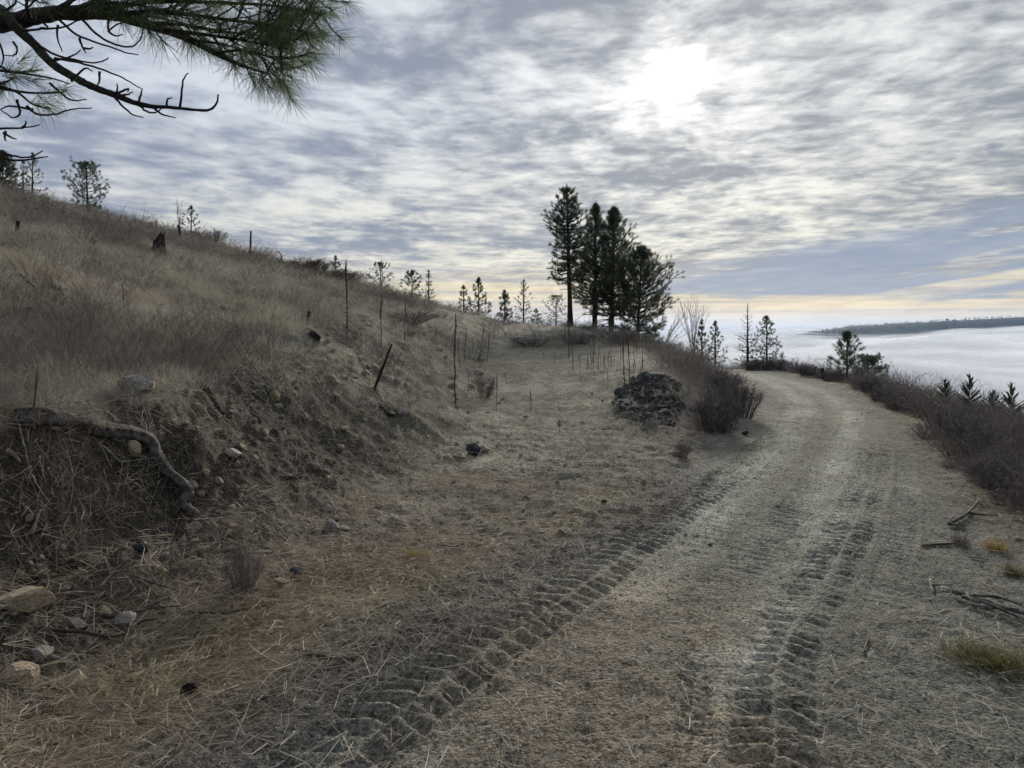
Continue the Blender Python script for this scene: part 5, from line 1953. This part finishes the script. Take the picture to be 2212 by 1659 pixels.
x, y = sample(34000, 3.6, 62, keep_hill)
z = H(x, y, False)
n_ = len(x)
r_ = np.hypot(x, y)
rot = np.stack([rng.normal(0, .12, n_), rng.normal(0, .12, n_), rng.uniform(0, 6.28, n_)], 1)
s_ = np.minimum(np.exp(rng.normal(-.34, .30, n_)), 1.05) * (1 + .010 * r_)
hm = masks(x, y)
s_ *= 1 - .45 * np.clip(hm[1] + hm[3], 0, 1)
s_ *= .6 + .4 * ss(r_, 5, 12)
s_ *= 1 - .35 * hm[5]
tint = np.clip(.42 + .50 * fbm(x * .22, y * .22, 811, 3) + .35 * fbm(x * 1.1, y * 1.1, 813, 2) + rng.normal(0, .10, n_), 0, 1)
rust = ss(fbm(x * .30, y * .30, 817, 3), .05, .45) * ss(-x, 3, 6) * (1 - ss(y, 9, 16))
tint = np.clip(tint + rust * .5, 0, 1)
wide = 1 + .05 * np.maximum(r_ - 8, 0)
instancer('dry_grass', np.stack([x, y, z], 1), rot, np.stack([s_ * np.minimum(wide, 2.2), s_ * np.minimum(wide, 2.2), s_], 1), rng.integers(0, 6, n_), tint, gsrc, 'dry straw coloured grass covering the hillside and road edges', 'grass')


# twiggy brush mixed through the grass
def brush_clump(seed, n, h, sp_, w):
    r = np.random.default_rng(seed)
    mb = MB()
    B = np.stack([r.normal(0, sp_, n), r.normal(0, sp_, n), np.full(n, -.03)], 1)
    d = unit(np.stack([r.normal(0, .5, n), r.normal(0, .5, n), np.ones(n)], 1))
    L = h * r.uniform(.5, 1.1, n)
    mb.blades(B, d, L, w, r.normal(0, .05, (n, 3)), 2)
    m = n * 4
    k = r.integers(0, n, m)
    b2 = B[k] + d[k] * (L[k] * r.uniform(.3, .95, m))[:, None]
    mb.blades(b2, unit(d[k] + r.normal(0, .6, (m, 3))), L[k] * r.uniform(.2, .45, m), w * .8, None, 1)
    return mb.mesh('brush_clump')


bsrc = [brush_clump(730 + k, 16, [.45, .55, .38, .62][k], .10, .0055) for k in range(4)]
for m_ in bsrc:
    m_.materials.append(M['brush_twigs'])


def keep_brush(x, y):
    road, cut, hillm, spur, bank, right = masks(x, y)
    n = ss(fbm(x * .35, y * .35, 821, 4), -.05, .35)
    crest = ss(y, 17, 30)
    return np.clip(hillm * (.04 + .30 * n + .3 * n * crest) + .10 * cut * n * ss(y, 6, 12) + .05 * spur * ss(y, 24, 36) + .75 * bank * ss(y, 12, 20) * ss(rl_x(y) - x, .5, 1.1) + .5 * right * ss(x - rr_x(y), .2, 1.0), 0, 1)


x, y = sample(30000, 4.2, 60, keep_brush)
z = H(x, y, False)
n_ = len(x)
r_ = np.hypot(x, y)
s_ = rng.uniform(.5, 1.2, n_) * (1 + .010 * r_) * (.6 + .4 * ss(r_, 5, 12))
rot = np.stack([rng.normal(0, .12, n_), rng.normal(0, .12, n_), rng.uniform(0, 6.28, n_)], 1)
wide = np.minimum(1 + .04 * np.maximum(r_ - 8, 0), 2)
instancer('brush', np.stack([x, y, z], 1), rot, np.stack([s_ * wide, s_ * wide, s_], 1), rng.integers(0, 4, n_), np.clip(.5 + .4 * fbm(x * .3, y * .3, 831, 3) + rng.normal(0, .15, n_), 0, 1), bsrc, 'grey purple leafless brush growing through the hillside grass', 'brush')


# fallen pine needles and straw
def litter_patch(seed, n, rad, ln, w, lift):
    r = np.random.default_rng(seed)
    mb = MB()
    for k in range(n):
        c = np.array([r.normal(0, rad), r.normal(0, rad), r.uniform(.002, lift)])
        th = r.uniform(0, 6.283)
        m = int(r.integers(2, 4))
        a = th + r.normal(0, .16, m)
        d = unit(np.stack([np.cos(a), np.sin(a), r.normal(.02, .08, m)], 1))
        L = ln * r.uniform(.5, 1.05)
        bend = r.normal(0, .042, (m, 3))
        bend[:, 2] *= .3
        mb.blades(np.repeat(c[None], m, 0), d, L, w, bend, 2)
    return mb.mesh('needle_litter')


lsrc = [litter_patch(750 + k, [7, 9, 5, 3, 2, 1][k], [.16, .12, .14, .10, .08, .02][k], .14, .0024, .03) for k in range(6)]
for m_ in lsrc:
    m_.materials.append(M['litter'])


def keep_litter(x, y):
    road, cut, hillm, spur, bank, right = masks(x, y)
    n = ss(fbm(x * .8, y * .8, 841, 4), -.3, .35)
    n2 = ss(fbm(x * 1.3, y * 1.3, 843, 4), -.05, .45)
    pr_ = .0
    near = 1 - ss(y, 6, 11)
    st = np.exp(-((x - rl_x(y) - .05) / (.26 + .03 * y)) ** 2) * (1 - ss(y, 7.5, 10))
    return (1 - .88 * st) * np.clip(road * (.03 + .08 * n2) * near + .015 * road + spur * (.25 + .65 * n) * (.15 + .85 * near) + cut * (.30 * n + .15) * (.1 + .9 * near) + right * (.35 + .5 * n) + .25 * hillm * near, 0, 1)


x, y = sample(30000, 1.7, 22, keep_litter)
_, pr_ = track_field(x, y)
k_ = rng.random(len(x)) > pr_ * .75
x, y = x[k_], y[k_]
n_ = len(x)
road_m, cut_m = masks(x, y)[:2]
z = H(x, y) + .006
idx = np.where(rng.random(n_) < .65 * road_m, rng.integers(3, 6, n_), rng.integers(0, 4, n_))
tint = np.clip(.36 + .35 * fbm(x * 1.2, y * 1.2, 851, 3) + rng.normal(0, .16, n_) + .22 * road_m - .12 * cut_m, 0, 1)
s_ = rng.uniform(.7, 1.25, n_)
instancer('needle_litter', np.stack([x, y, z], 1), slope_rot(x, y), np.stack([s_, s_, s_], 1), idx, tint, lsrc, 'fallen pine needles and dry straw strewn over the ground', 'litter')

# soil fibres and dead stems lying down the cut face
fsrc = []
for k in range(5):
    r = np.random.default_rng(770 + k)
    mb = MB()
    n = 22
    B = np.stack([r.normal(0, .16, n), r.normal(0, .10, n), r.uniform(0, .04, n)], 1)
    d = unit(np.stack([1.0 + r.normal(0, .5, n), r.normal(0, .6, n), r.normal(.12, .18, n)], 1))
    mb.blades(B, d, r.uniform(.06, .22, n), .0035, r.normal(0, .035, (n, 3)), 2)
    me = mb.mesh('fibres')
    me.materials.append(M['fibre'])
    fsrc.append(me)


def keep_fib(x, y):
    road, cut, hillm, spur, bank, right = masks(x, y)
    return np.clip(cut * (.16 + .45 * ss(y, 6.5, 11)) + .35 * hillm + .30 * spur * ss(y, 6, 9) + .25 * bank + .10 * road * ss(y, 8, 12), 0, 1)


x, y = sample(15000, 3.0, 34, keep_fib)
n_ = len(x)
z = H(x, y) + .01
rot = slope_rot(x, y)
s_ = rng.uniform(.6, 1.3, n_) * (1 + .02 * y)
instancer('dead_fibres', np.stack([x, y, z], 1), rot, np.stack([s_, s_, s_], 1), rng.integers(0, 5, n_), np.clip(rng.normal(.42, .2, n_) + .2 * ss(y, 6, 12), 0, 1), fsrc, 'dead stems and root fibres matted over the cut face', 'litter')

# grit and pebbles
psrc = []
for k in range(4):
    me = rock_mesh(790 + k, .65, 6, 1)
    me.materials.append(M['pebble'])
    psrc.append(me)


def keep_peb(x, y):
    road, cut, hillm, spur, bank, right = masks(x, y)
    gx = rl_x(y) + .12
    strip = np.exp(-((x - gx) / (.30 + .03 * y)) ** 2) * (1 - ss(y, 7.5, 10))
    return np.clip(.45 * road + strip + .5 * spur * ss(y, 4, 8) + .25 * cut + .3 * right, 0, 1)


x, y = sample(60000, 1.7, 20, keep_peb)
_, pr_ = track_field(x, y)
k_ = rng.random(len(x)) > pr_ * .85
x, y = x[k_], y[k_]
n_ = len(x)
z = H(x, y)
gx = rl_x(y) + .12
strip = np.exp(-((x - gx) / (.30 + .03 * y)) ** 2) * (1 - ss(y, 7.5, 10))
s_ = np.exp(rng.normal(math.log(.0048), .42, n_)) * (1 + .06 * y)
s_ = np.minimum(s_, .022)
tint = np.clip(rng.normal(.66, .20, n_) - .22 * strip, 0, 1)
rot = rng.uniform(0, 6.28, (n_, 3))
rot[:, :2] *= .1
instancer('grit', np.stack([x, y, z], 1), rot, np.stack([s_, s_, s_], 1), rng.integers(0, 4, n_), tint, psrc, 'coarse grit and pebbles on the road and spur', 'gravel')
